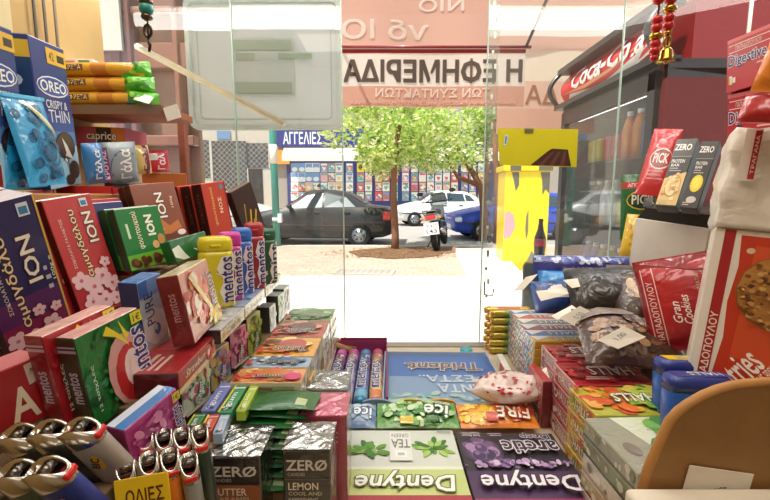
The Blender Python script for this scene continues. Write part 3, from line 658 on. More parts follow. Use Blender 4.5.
mb.box(0, -.03, HB - .012, Lf, .06, HB + .01, B2); mb.box(0, -.02, HT - .012, Lf, .06, HT + .012, B2); mb.build('header_frame', FG)
DR = MB(); DR.quad((.05, .012, .27), (Lf - .05, .012, .27), (Lf - .05, .012, HB - .07), (.05, .012, HB - .07), PANE); do = DR.build('door', FG)
mb = MB()
for q in ((.03, .0, .25, .07, .03, HB - .03), (Lf - .07, 0, .25, Lf - .03, .03, HB - .03), (.03, 0, .25, Lf - .03, .03, .29), (.03, 0, HB - .09, Lf - .03, .03, HB - .03)): mb.box(*q, M('2c2b2a', 'plastic'))
mb.build('door_frame', do)
mb = MB(); mb.tube([(Lf - .05, -.02, .9), (Lf - .05, -.02, 1.3)], .01, M('3c3c3c', 'metal'), 8); mb.build('handle', do)
LV = (.50, .82, 1.12, 1.40)
for z in LV:
    mb = MB(); mb.box(.05, .06, z - .012, Lf - .05, d - .04, z, M('c9cfd0', 'metal')); mb.build('shelf', FG)
mb = MB(); mb.box(.06, .06, HB - .075, Lf - .06, .08, HB - .062, emit_mat('fridge light', (.95, 1, 1), 2.5)); mb.build('light_strip', FG)
rd = random.Random(21); kinds = [('c8202a', 'red can', 0), ('e8872a', 'orange bottle', 1), ('2d6fc2', 'blue bottle', 1), ('2f8a3a', 'green bottle', 1), ('241a14', 'dark cola bottle', 1), ('e9e9e6', 'white bottle', 1), ('d9c32a', 'yellow can', 0)]
rown = ['lowest', 'second', 'third', 'top']
for li, z in enumerate(LV):
    for i in range(9):
        x = .11 + i * (Lf - .22) / 8; c, nm, tall = kinds[(i // 2 + li * 2) % 7] if li else kinds[[1, 1, 2, 3, 3, 6, 0, 0, 4, 4, 1][i]]
        mb = MB(); hh = .20 if tall else .115
        if tall: mb.loft([(0, .028, .028), (.12, .030, .030), (.15, .022, .022), (.18, .012, .012)], M(c, 'paint'), 12)
        else: mb.loft([(0, .024, .024), (.006, .030, .030), (.105, .030, .030), (.115, .025, .025)], M(c, 'paint'), 12)
        T = Tf @ Matrix.Translation((x, .14, z))
        o = mb.build('drink_bottle' if tall else 'drink_can', None, T); tag(o, '%s on the %s fridge shelf, number %d from the far end' % (nm, rown[li], i + 1), 'bottle' if tall else 'can', 'drinks in the fridge')
        if tall:
            mb = MB(); mb.loft([(.18, .014, .014), (.198, .014, .014)], M('e6e6e2', 'plastic'), 10); mb.build('cap', o)

# ------------------------------------------------ shops across the street
YF = 23.0
def span(x0, y0, x1, y1, Y=YF): a, b = P(x0, y1, Y), P(x1, y0, Y); return a.x, b.x, a.z, b.z
mb = MB(); mb.box(-26, YF, 0, 26, YF + .4, 14, M('a39a90', 'matte')); struct(mb.build('wall_far'))
def panel(name, x0, y0, x1, y1, c, dep=.12, Y=YF, fin='matte', back=.005):
    a = span(x0, y0, x1, y1, Y - dep); return MB().box(a[0], Y - dep, max(.03, a[2]), a[1], Y - back, a[3], M(c, fin)).build(name)
struct(panel('wall_shop', 288, 160, 520, 212, '3a4278', .10))
struct(panel('wall_corner', 182, 60, 268, 214, 'c4b9a9', .10))
NS = empty('shop_sign', 'long navy shop sign with white lettering above the newsstand', 'sign', (0, YF, 0))
a = span(276, 130, 520, 147); mb = MB(); mb.box(a[0], -.25, a[2], a[1], -.12, a[3], M('2b3480', 'plastic')); 
b = span(283, 131, 322, 145, YF - .25); fc = Face(lambda u, v, o: Vector((b[0] + u * (b[1] - b[0]), -.25 - o * 20, b[2] + v * (b[3] - b[2]))), b[1] - b[0], b[3] - b[2]); art(mb, fc, [('t', 'ΑΓΓΕΛΙΕΣ', .5, .5, .98, .85, 0, 'f4f2ec', .02)]); mb.build('board', NS)
AW = empty('shop_awning', 'white cloth awning over the newsstand across the street', 'awning', (0, YF, 0))
a = span(284, 147.5, 505, 152, YF - .15); b = span(288, 155, 500, 161, YF - 1.6)
mb = MB(); mb.add([(a[0], -.12, a[3]), (a[1], -.12, a[3]), (b[1] + .3, -1.6, b[3]), (b[0] - .3, -1.6, b[3])], [(0, 1, 2, 3)], sheer('efebe2', .4)); mb.build('canvas', AW)
mb = MB(); mb.box(b[0] - .3, -1.62, b[2], b[1] + .3, -1.59, b[3], M('e4ded4', 'cloth')); mb.build('valance', AW)
# magazines and posters pinned up in rows
rd = random.Random(5); pal = ['f2eee6', 'e9e5df', 'd8635a', '7a9cc8', 'ecc878', '6ab0ac', 'f4f0e8', 'b07a68', 'e8b0c0', '8a98ac', 'f0eada', 'f6f3ee', 'f0ece4']
cols_x = [291, 298.2, 305.4, 312.6, 320.5, 328, 335.5, 346, 357, 365, 375, 382.5, 391, 402, 411, 419, 427, 435, 443, 451, 461, 469, 478]
for j, yy in enumerate((163, 172.6, 182.2, 191.8)):
    for i, xx in enumerate(cols_x):
        a = span(xx, yy, xx + 7.0, yy + 9.1, YF - .14); mb = MB(); w_, h_ = a[1] - a[0], a[3] - a[2]
        mb.box(-w_ / 2, 0, 0, w_ / 2, .02, h_, M(rd.choice(pal), 'card'))
        c1, c2 = rd.choice(pal), rd.choice(pal)
        if j == 0 and i in (8, 9): ops = [('r', .02, .02, .98, .98, 'f0d21e'), ('e', .5, .55, .3, .3, '5a4a20')]
        elif j < 2 and i < 4: ops = [('r', .05, .5, .95, .95, '6f9ad2'), ('e', .5, .3, .4, .25, 'e6ecf2')]
        else: ops = [('r', .08, .72, .92, .94, c1), ('blob', .5, .38, .32, .26, 3, [c2, rd.choice(pal)], .4), ('r', .15, .06, .85, .13, rd.choice(pal))]
        art(mb, box_face('F', w_, .02, h_), ops); o = mb.build('magazine', None, TR(((a[0] + a[1]) / 2, YF - .13, a[2])))
        tag(o, 'magazine on the newsstand wall, %s row, number %d from the left' % (['top', 'second', 'third', 'bottom'][j], i + 1), 'magazine', 'magazines pinned up on the newsstand')
# orange shop sign, lattice shutters and small blue notice on the left
o = panel('shop_sign', 270, 150, 289, 164, 'e0953f', .3); tag(o, 'small plain orange shop sign left of the navy sign', 'sign')
o = panel('notice_plate', 217, 131, 230, 139, '6b8fb5', .16, back=.11); tag(o, 'small blue notice plate above the lattice shutter', 'notice')
def lattice(label, x0, y0, x1, y1, step):
    a = span(x0, y0, x1, y1, YF - .16); root = empty('lattice_shutter', label, 'shutter', ((a[0] + a[1]) / 2, YF - .16, max(a[2], .03))); w_, h_ = a[1] - a[0], a[3] - max(a[2], .03)
    mb = MB(); mb.box(-w_ / 2, .03, 0, w_ / 2, .05, h_, M('4b4a48', 'matte')); mb.build('backing', root)
    mb = MB(); lw = .035
    k = -h_
    while k < w_:
        for s in (1, -1):
            t0, t1 = max(0, k), min(w_, k + h_)
            if t1 > t0:
                z0, z1 = t0 - k, t1 - k
                if s < 0: z0, z1 = h_ - z0, h_ - z1
                mb.add([(t0 - w_ / 2, 0, z0), (t0 - w_ / 2 + lw, 0, z0), (t1 - w_ / 2 + lw, 0, z1), (t1 - w_ / 2, 0, z1)], [(0, 1, 2, 3)], M('a9a49a', 'matte'))
        k += step
    mb.build('grille', root)
    mb = MB(); mb.box(-w_ / 2 - .05, -.02, 0, -w_ / 2, .05, h_, M('cfc9bd')); mb.box(w_ / 2, -.02, 0, w_ / 2 + .05, .05, h_, M('cfc9bd')); mb.build('frame', root)
lattice('tall lattice roller shutter on the far left shop', 214, 141, 246, 196, .28)
lattice('shorter lattice shutter above a dark doorway', 248, 143, 268, 168, .28)
lattice('narrow lattice shutter at the left end of the shops', 199, 140, 209, 178, .28)
o = panel('door_1', 249, 169, 262, 214, '3a322c', .14, back=.101); struct(o)
# passer-by at the newsstand
def person(name, label, loc, yaw):
    J = {'pel': (0, 0, .93), 'sp': (0, .01, 1.12), 'ch': (0, .02, 1.33), 'nk': (0, .01, 1.50), 'hd': (0, -.01, 1.60), 'tp': (0, -.01, 1.74)}
    ed = [('pel', 'sp'), ('sp', 'ch'), ('ch', 'nk'), ('nk', 'hd'), ('hd', 'tp')]; r = {'pel': .15, 'sp': .13, 'ch': .155, 'nk': .055, 'hd': .09, 'tp': .07}
    for s, q in ((-1, 'l'), (1, 'r')):
        J.update({'hip' + q: (s * .09, 0, .88), 'kn' + q: (s * .10, -.03, .48), 'an' + q: (s * .10, .02, .09), 'to' + q: (s * .11, -.13, .04), 'sh' + q: (s * .18, .02, 1.42), 'el' + q: (s * .23, .04, 1.14), 'wr' + q: (s * .22, -.06, .92), 'ha' + q: (s * .21, -.10, .84)})
        r.update({'hip' + q: .095, 'kn' + q: .06, 'an' + q: .042, 'to' + q: .035, 'sh' + q: .065, 'el' + q: .042, 'wr' + q: .03, 'ha' + q: .035})
        ed += [('pel', 'hip' + q), ('hip' + q, 'kn' + q), ('kn' + q, 'an' + q), ('an' + q, 'to' + q), ('ch', 'sh' + q), ('sh' + q, 'el' + q), ('el' + q, 'wr' + q), ('wr' + q, 'ha' + q)]
    ks = list(J); me = bpy.data.meshes.new(name); me.from_pydata([J[k] for k in ks], [(ks.index(a), ks.index(b)) for a, b in ed], [])
    o = bpy.data.objects.new(name, me); COL.objects.link(o)
    sk = o.modifiers.new('skin', 'SKIN'); ss = o.modifiers.new('sub', 'SUBSURF'); ss.levels = ss.render_levels = 2
    for i, k in enumerate(ks): me.skin_vertices[0].data[i].radius = (r[k], r[k])
    me.skin_vertices[0].data[0].use_root = True
    m2 = bpy.data.meshes.new_from_object(o.evaluated_get(bpy.context.evaluated_depsgraph_get())); o.modifiers.clear(); o.data = m2
    for c in ('c99a7c', 'efece6', '3a3f4c', '2a2320'): m2.materials.append(M(c, 'matte'))
    for p in m2.polygons:
        z, x = p.center.z, abs(p.center.x)
        p.material_index = 3 if z < .08 else 2 if z < .98 and x < .19 else 1 if z < 1.49 and (x < .2 or z > 1.15) else 0; p.use_smooth = True
    o.location = loc; o.rotation_euler = (0, 0, R(yaw)); tag(o, label, 'person')
    mb = MB(); mb.sphere((0, .015, 1.67), (.095, .11, .115), M('2a211c', 'matte'), 12); h = mb.build('hair', o)
person('person', 'passer-by in a white shirt standing at the newsstand', (P(319, 190, 21.6).x, 21.6, .02), 10)

# ================================================================ inside: counter and stepped risers
POSE = {
    'oreo_a': (-0.4263, 0.5699, 1.2609, 103.9, 0.5, -6.7, 0.0865, 0.1784),
    'oreo_b': (-0.4103, 0.4706, 1.2548, 108.0, 1.9, -8.1, 0.0830, 0.1709),
    'pouch': (-0.4000, 0.5059, 1.2614, 98.0, -5.7, -6.1, 0.0592, 0.0996),
    'ion_blue': (-0.3381, 0.4098, 1.0767, 73.9, 7.0, -15.2, 0.0611, 0.1747),
    'ion_red': (-0.3327, 0.4867, 1.1160, 71.7, -7.7, -8.5, 0.0550, 0.1350),
    'ion_green': (-0.3017, 0.5401, 1.1590, 75.6, -11.8, -3.1, 0.0702, 0.0774),
    'ion_brown': (-0.3205, 0.6191, 1.1820, 60.9, -12.0, -5.4, 0.0690, 0.0875),
    'maroon': (-0.2721, 0.7034, 1.1848, 72.8, -5.1, -6.3, 0.0569, 0.0868),
    'leafpack': (-0.2556, 0.5604, 1.1673, 66.4, -15.2, -8.0, 0.0619, 0.0301),
    'blu_gal': (-0.4221, 0.6045, 1.2719, 81.7, 6.9, -8.3, 0.0285, 0.0565),
    'grey_gal': (-0.4209, 0.6652, 1.2742, 78.0, 7.4, -8.2, 0.0529, 0.0628),
    'yel_gal': (-0.4307, 0.7432, 1.2923, 75.6, 2.3, -7.3, 0.0278, 0.0488),
    'red_gal': (-0.4361, 0.8021, 1.2985, 72.0, 2.2, -5.6, 0.0442, 0.0410),
    'caprice': (-0.4191, 0.6210, 1.3461, 68.9, 0.1, -4.7, 0.0516, 0.0246),
    'pure': (-0.2433, 0.4355, 1.0824, 82.0, 1.4, -7.5, 0.0353, 0.0839),
    'straw': (-0.2090, 0.4571, 1.0989, 94.2, -9.4, -2.6, 0.0857, 0.0747),
    'mgreen': (-0.2306, 0.3547, 1.0625, 77.6, -1.8, -7.1, 0.0650, 0.0815),
    'mred': (-0.2328, 0.3260, 1.0759, 78.7, 0.6, -9.2, 0.0568, 0.0751),
    'magenta': (-0.1908, 0.3341, 1.0366, 72.8, 2.3, -11.5, 0.0536, 0.0402),
    'boxA': (-0.2797, 0.3022, 1.0683, 67.8, -0.1, -6.1, 0.0378, 0.0458),
    'redflat': (-0.2041, 0.4408, 1.0810, 76.5, -76.4, -16.3, 0.0955, 0.0287),
    't2_apple': (-0.2024, 0.4290, 1.0232, 85.0, -0.6, 2.6, 0.0551, 0.0420),
    't2_multi': (-0.2049, 0.5020, 1.0141, 77.3, 1.6, -4.4, 0.0411, 0.0484),
    't2_pink': (-0.2036, 0.5652, 1.0153, 79.7, -0.3, -0.5, 0.0430, 0.0509),
    't2_lime': (-0.2005, 0.6254, 1.0089, 84.5, -0.3, -0.9, 0.0498, 0.0592),
    'dig_a': (0.4151, 0.4974, 1.3723, -74.9, -0.8, -4.7, 0.0525, 0.0617),
    'dig_b': (0.4267, 0.5011, 1.3018, -75.3, 6.8, 0.1, 0.0535, 0.0678),
    'zero_a': (0.4525, 0.6817, 1.2318, -47.9, -29.5, 3.4, 0.0295, 0.1283),
    'zero_b': (0.4673, 0.6506, 1.2301, -47.7, -27.4, 5.0, 0.0231, 0.1181),
    'wbox': (0.4857, 0.7265, 1.1080, -56.4, 5.0, 6.1, 0.1137, 0.0956),
    'pick_red': (0.4911, 0.7894, 1.2592, -39.7, -20.9, 7.5, 0.0464, 0.1118),
    'pick_green': (0.5094, 0.8345, 1.1609, -19.4, -5.0, -1.7, 0.0713, 0.1191),
}
def PZ(px, py, z):
    d = P(px, py, 1) - Vector((0, 0, CAM_Z)); return Vector((0, 0, CAM_Z)) + d * ((z - CAM_Z) / d.z)
CT = empty('counter', 'beige sales counter under all the sweets', 'counter', (0, .5, 0))
mb = MB(); mb.box(-.555, -.33, .865, .78, .45, .895, M('cbb99a', 'wood'), bev=.002); mb.build('worktop', CT)
mb = MB(); mb.box(-.55, -.30, .051, .76, -.28, .864, M('b7a583', 'wood')); mb.build('front_panel', CT)
def riser(x0, y0, z0, x1, y1, z1, label, c='8d7355'):
    return tag(MB().box(x0, y0, z0, x1, y1, z1, M(c, 'wood'), bev=.001).build('display_riser'), label, 'display stand')
riser(-.325, .26, .896, -.200, .44, 1.008, 'low wooden riser beneath the near fruit gum boxes on the left')
riser(-.262, .442, .896, -.205, .86, 1.005, 'low wooden riser beneath the row of standing fruit gum boxes')
riser(-.555, .24, .896, -.328, .44, 1.068, 'wooden riser beneath the dark blue chocolate bars')
riser(-.555, .442, .896, -.328, .515, 1.105, 'wooden riser beneath the red almond chocolate bars')
riser(-.555, .517, .896, -.300, .600, 1.150, 'wooden riser beneath the green hazelnut chocolate bar')
riser(-.555, .602, .896, -.265, .86, 1.174, 'wooden riser beneath the brown chocolate bars')
# ---------------------------------------------------------------- chocolate bars in rows
PKF = 'f3c9cf'
def ion_ops(word, c_top, c_low, flowers, nut=None, sh=0):
    ops = [('r', 0, 0, 1, .30, c_low), ('r', 0, .30, 1, .42, c_top[1])] if flowers else []
    ops += [('t', 'ΣΟΚΟΛΑΤΑ ΓΑΛΑΚΤΟΣ', .20, .62, .42, .055, 90, 'e8d9d0'), ('T', word, .46 - sh, .60, .58, .17, 90, 'f6e6b8', '4a1a14'), ('T', 'ION', .76 - sh, .72 - sh * .5, .26, .20, 90, 'fbf6e8', '4a1a14')]
    ops += [('r', .70, .90, .86, .97, 'dfeaf2'), ('r', .72, .91, .84, .95, '3b86b8')]
    if flowers:
        for u, v, r in ((.20, .30, .19), (.42, .22, .21), (.66, .29, .20), (.82, .20, .18), (.28, .10, .18), (.56, .08, .19), (.80, .40, .12), (.80, .06, .16)): ops.append(('flower', u, v, r, PKF, 'c96a78'))
    return ops
def bar_row(key, n, d, gap, name, labels, cat, col, arts, cols=None, group=None):
    """copies stand one behind another, each with its own label"""
    first = carton(name, labels[0], cat, POSE[key], d, col, arts, 'card', cols, group)
    for i in range(1, n):
        o = first.copy(); COL.objects.link(o); o['label'] = labels[i]
        o.matrix_world = TR(POSE[key][:3], *POSE[key][3:6]) @ Matrix.Translation((random.uniform(-.002, .002), gap * i, random.uniform(-.001, .003)))
    return first
ORD = ['front', 'second', 'third', 'fourth', 'fifth', 'sixth']
def row_labels(n, what, tail): return ['%s, %s of its row%s' % (what, ORD[i], tail) for i in range(n)]
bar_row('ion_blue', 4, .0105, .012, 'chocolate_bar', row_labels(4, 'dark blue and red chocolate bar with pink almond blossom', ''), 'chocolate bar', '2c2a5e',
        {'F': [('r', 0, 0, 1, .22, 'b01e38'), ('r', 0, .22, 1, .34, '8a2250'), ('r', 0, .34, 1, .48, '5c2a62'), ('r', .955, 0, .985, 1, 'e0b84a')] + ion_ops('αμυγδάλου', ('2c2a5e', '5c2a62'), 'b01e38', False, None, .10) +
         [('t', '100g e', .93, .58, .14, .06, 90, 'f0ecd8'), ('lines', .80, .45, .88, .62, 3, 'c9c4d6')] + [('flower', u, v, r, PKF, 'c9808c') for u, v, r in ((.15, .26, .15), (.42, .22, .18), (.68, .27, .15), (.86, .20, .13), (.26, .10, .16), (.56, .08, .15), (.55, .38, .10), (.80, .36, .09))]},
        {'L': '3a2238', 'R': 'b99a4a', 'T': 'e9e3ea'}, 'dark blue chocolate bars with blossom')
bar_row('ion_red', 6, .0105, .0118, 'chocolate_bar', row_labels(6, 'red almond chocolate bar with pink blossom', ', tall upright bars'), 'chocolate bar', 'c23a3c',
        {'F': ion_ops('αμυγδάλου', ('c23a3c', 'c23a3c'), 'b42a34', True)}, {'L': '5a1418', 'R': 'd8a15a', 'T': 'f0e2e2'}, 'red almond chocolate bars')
bar_row('ion_green', 2, .011, .014, 'chocolate_bar', ['green chocolate bar with lettering and a hazelnut, standing by the red bars', 'green hazelnut chocolate bar hidden behind the front green one'], 'chocolate bar', '157a34',
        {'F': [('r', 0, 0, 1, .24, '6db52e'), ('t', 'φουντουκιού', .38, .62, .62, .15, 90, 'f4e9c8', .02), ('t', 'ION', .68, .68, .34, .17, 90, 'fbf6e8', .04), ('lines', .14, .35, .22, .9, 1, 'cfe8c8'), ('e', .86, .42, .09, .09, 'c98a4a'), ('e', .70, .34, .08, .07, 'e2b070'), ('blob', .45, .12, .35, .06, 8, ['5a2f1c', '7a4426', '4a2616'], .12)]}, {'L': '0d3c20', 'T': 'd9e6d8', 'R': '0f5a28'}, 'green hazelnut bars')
a = POSE['ion_green']; carton('chocolate_bar', 'dark blue chocolate bar peeping out behind the green hazelnut bars', 'chocolate bar', (a[0] - .040, a[1] - .012, a[2] + .006, a[3], a[4], a[5], a[6], a[7]), .011, '27306e', {'F': [('t', 'ION', .6, .6, .4, .2, 90, 'f4ecd8')]}, cols={'T': 'd8d4e4'})
carton('chocolate_bar', 'red chocolate bar just behind the green hazelnut bars', 'chocolate bar', (a[0] - .055, a[1] + .006, a[2] + .010, a[3], a[4], a[5], a[6], a[7]), .012, 'b0343a', {'F': [('t', 'ION', .6, .6, .4, .2, 90, 'f4ecd8')]}, cols={'T': 'e88a84'})
bar_row('ion_brown', 2, .014, .016, 'chocolate_bar', ['brown chocolate bar with white lettering beside the green hazelnut bar', 'brown chocolate bar behind the front brown one'], 'chocolate bar', '8a4428',
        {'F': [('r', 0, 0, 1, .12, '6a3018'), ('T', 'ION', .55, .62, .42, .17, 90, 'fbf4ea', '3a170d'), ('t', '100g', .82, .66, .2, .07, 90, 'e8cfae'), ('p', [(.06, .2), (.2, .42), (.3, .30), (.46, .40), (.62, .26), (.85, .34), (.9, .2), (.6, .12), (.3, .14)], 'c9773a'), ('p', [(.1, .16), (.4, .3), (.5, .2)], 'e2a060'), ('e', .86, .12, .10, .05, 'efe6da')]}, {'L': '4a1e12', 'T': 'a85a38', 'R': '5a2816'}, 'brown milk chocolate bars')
bar_row('maroon', 3, .020, .024, 'chocolate_bar', ['orange-red chocolate bar with yellow lettering and dark brown side, nearest the pane', 'dark brown sided chocolate bar, middle of the three', 'dark brown sided chocolate bar, left of the three'], 'chocolate bar', 'c8432e',
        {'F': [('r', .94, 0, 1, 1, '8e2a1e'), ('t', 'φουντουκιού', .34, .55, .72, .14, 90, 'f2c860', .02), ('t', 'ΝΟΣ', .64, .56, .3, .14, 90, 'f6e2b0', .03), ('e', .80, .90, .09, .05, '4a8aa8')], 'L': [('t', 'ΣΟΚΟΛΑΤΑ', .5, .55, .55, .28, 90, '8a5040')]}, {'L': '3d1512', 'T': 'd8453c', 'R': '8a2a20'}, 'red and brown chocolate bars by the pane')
o = carton('chocolate_bar', 'dark brown chocolate bar with yellow stalks, leaning at the pane behind the red ones', 'chocolate bar', (-.245, .800, 1.176, 70, -4, -20, .062, .095), .014, '3a241c', {'F': [('p', [(.3, .1), (.36, .1), (.62, .5), (.56, .52)], 'd9b032'), ('p', [(.5, .1), (.56, .1), (.85, .44), (.80, .47)], 'd9b032'), ('p', [(.2, .3), (.24, .3), (.42, .66), (.38, .68)], 'b98a2a'), ('blob', .5, .2, .3, .12, 10, ['e0bc3c', 'b88a2a'], .09)]}, cols={'T': '6a4a38'})
carton('card_divider', 'orange-brown card sticking up behind the red chocolate bars', 'card', (-.415, .80, 1.176, 20, -3, 0, .075, .115), .004, 'b8652c', cols={'T': 'c98a52'})
carton('box', 'open black cardboard box behind the brown chocolate bar', 'box', (-.385, .66, 1.176, 30, 0, 0, .085, .092), .045, '221c1a', {'T': [('r', .06, .08, .94, .92, '3a322e')], 'F': [('r', .05, .84, .95, .95, '4a403a')]})
carton('candy_pack', 'dark green mint pack with a white leaf, standing before the brown bars', 'candy pack', POSE['leafpack'], .018, '146b35', {'F': [('p', [(.0, .62), (.2, .72), (.28, .3), (.36, .05), (.2, .05), (.02, .25)], 'e8efe6'), ('p', [(.62, .2), (.68, .52), (.74, .22)], 'f4f6f0'), ('p', [(.60, .25), (.52, .42), (.66, .30)], 'f4f6f0'), ('p', [(.75, .25), (.84, .42), (.70, .30)], 'f4f6f0')]}, 'film', {'T': '2c8a4c'})
# red display carton standing round the red bars
a = POSE['ion_red']; T = TR(a[:3], *a[3:6]); mb = MB(); rc = M('c3262a'); rs = M('a31f24')
mb.box(-.047, -.004, -.003, .047, .082, 0, rs, T); mb.box(.040, -.004, 0, .0425, .082, .062, rc, T); mb.box(-.0425, -.004, 0, -.040, .082, .05, rc, T); mb.box(-.0425, .080, 0, .0425, .082, .150, rc, T); mb.box(.0425, -.004, 0, .046, .10, .05, rc, T)
tag(mb.build('display_carton'), 'red open cardboard tray holding the red almond chocolate bars', 'display box')
mb = MB(); T = TR(P(112, 184, .60) - Vector((0, 0, .075)), 12); mb.box(-.07, 0, 0, 0, .002, .072, M('c92a2c'), T); mb.box(-.07, .03, 0, 0, .032, .06, M('a82226'), T); mb.box(-.002, 0, 0, 0, .032, .07, rc, T); mb.box(-.07, 0, 0, 0, .032, .003, rc, T)
tag(mb.build('display_carton'), 'empty red cardboard box left of the green hazelnut bars', 'display box')
mb = MB(); T = TR((-.405, .385, 1.225), 70); c1, c2 = M('b3282a'), M('e9d9ba')
for q in ((-.05, 0, 0, .05, .003, .055), (-.05, .06, 0, .05, .063, .055), (-.05, 0, 0, -.047, .063, .055), (.047, 0, 0, .05, .063, .055)): mb.box(*q, c1, T); mb.box(q[0], q[1], .055, q[3], q[4], .0565, c2, T)
mb.box(-.05, 0, 0, .05, .063, .003, c1, T)
tag(mb.build('display_carton'), 'red cardboard tray with cream rim at the left edge of the photo', 'display box')

# ---------------------------------------------------------------- biscuits on the left shelf
tag(MB().box(-.56, .27, 1.238, -.385, .86, 1.252, M('a5713f', 'wood'), bev=.002).build('shelf'), 'brown wooden side shelf under the blue biscuit boxes', 'shelf')
def oreo_ops(k=0):
    return {'F': [('r', 0, 0, 1, .30, '9fd0ea'), ('r', 0, .30, 1, .40, '4d7fc0'), ('r', 0, .40, 1, .52, '2f4fa0'), ('r', .42, .86, 1, .965, 'f0c02e'), ('r', .72, .885, .94, .935, '3a2a20'), ('t', '42', .56, .912, .14, .055, 0, '6a4a2a'),
        ('e', .50, .705, .46, .070, 'f2f5fb'), ('e', .50, .705, .44, .060, '2c4fae'), ('T', 'OREO', .50, .705, .74, .072, 0, 'ffffff', '1c2f7a'), ('t', 'CRISPY &', .52, .585, .62, .055, 0, 'eef2fa'), ('t', 'THIN', .55, .505, .62, .085, 0, 'eef2fa', 0),
        ('e', .62, .30, .30, .10, '2a1c18'), ('e', .62, .31, .26, .08, '46302a'), ('p', [(.52, .36), (.62, .22), (.80, .20), (.66, .30)], 'efe6da'), ('e', .80, .12, .17, .07, '2a1c18'), ('e', .62, .05, .16, .04, '2f211c'), ('blob', .5, .20, .2, .05, 10, ['6a4a3a', 'f0e8dc'], .03)],
        'L': [('r', 0, .86, 1, .965, 'f0c02e'), ('r', 0, 0, 1, .62, '1e78b8'), ('e', .5, .72, .3, .05, 'dfe8f5')]}
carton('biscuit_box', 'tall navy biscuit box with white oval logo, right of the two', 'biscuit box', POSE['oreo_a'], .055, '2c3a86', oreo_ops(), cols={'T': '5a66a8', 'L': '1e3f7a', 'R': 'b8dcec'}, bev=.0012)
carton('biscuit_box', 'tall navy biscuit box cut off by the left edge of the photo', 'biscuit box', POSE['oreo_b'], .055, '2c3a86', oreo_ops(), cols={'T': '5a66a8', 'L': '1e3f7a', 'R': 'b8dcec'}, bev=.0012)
rd = random.Random(3); ck = []
for i in range(26):
    u, v = rd.uniform(.12, .9), rd.uniform(.05, .92); ck += [('ring', u, v, .085, .055, .3, '125a86'), ('e', u, v, .045, .028, '176e9c')]
x, y, z, ya, ti, ro, wd, hh = POSE['pouch']
pou = bag('biscuit_pouch', 'bright blue biscuit pouch printed with dark cookies, front of its row', 'biscuit pouch', (x + .010, y - .012, z + .000, ya - 6, ti - 2, ro, .060, .100), .014, '22a2dc', ck + [('ring', .6, .36, .24, .17, .16, '125a86'), ('ring', .6, .36, .15, .10, .3, '125a86'), ('p', [(.36, .93), (.42, .93), (.96, .62), (.95, .57)], 'e8ecd0'), ('p', [(.30, .93), (.33, .93), (.96, .56), (.95, .53)], 'd8cf5a'), ('r', 0, .955, 1, 1, '49bdea')], 'blue biscuit pouches in a row', fin='film')
for i in range(3):
    o = pou.copy(); COL.objects.link(o); o['label'] = 'blue biscuit pouch standing %s behind the front one' % ('directly', 'second', 'third')[i]
    o.matrix_world = TR((x + .010, y - .012, z), ya - 6, ti - 2, ro) @ Matrix.Translation((-.012 * i - .012, .0155 * (i + 1), -.001))
# chewy bars standing on end
for key, nm, col, word, wc, extra in (('blu_gal', 'blue chocolate bar standing on end beside the biscuit box', '2a7cc0', 'Γάλα', 'f2f4f8', []),
        ('grey_gal', 'grey-blue milk chocolate bar with a large navy circle', '8fa0a8', 'Γάλα', 'f6f6f4', [('e', .55, .40, .44, .42, '24408a')]),
        ('yel_gal', 'pale yellow chocolate bar between the grey and red ones', 'd9c27a', 'Γαλ', '8a2a3a', [('r', .55, 0, .8, 1, '7a2a4a')]), ('red_gal', 'crimson chocolate bar standing on end under the shelf', 'd2203c', 'Γαλ', 'ffffff', [('r', .12, .55, .4, .85, 'e9eef0')])):
    x, y, z, ya, ti, ro, wd, hh = POSE[key]; tag(pillow(wd, hh, .016, col, extra + [('t', word, .55, .48, .7, .34, 90, wc, .03)], 'film', 5, .0006, .03).build('chocolate_bar', None, TR((x + .012, y, z - .006), ya - 12, ti, ro)), nm, 'chocolate bar')
carton('chocolate_bar', 'dark magenta slim bar next to the blue chocolate bar', 'chocolate bar', (POSE['blu_gal'][0] + .010, POSE['blu_gal'][1] + .030, 1.268, 64, 0, -6, .014, .052), .012, '6a2a5a', {'F': [('t', 'ΚΡΟΥΑΣ', .5, .5, .8, .5, 90, 'e0c8d8')]})
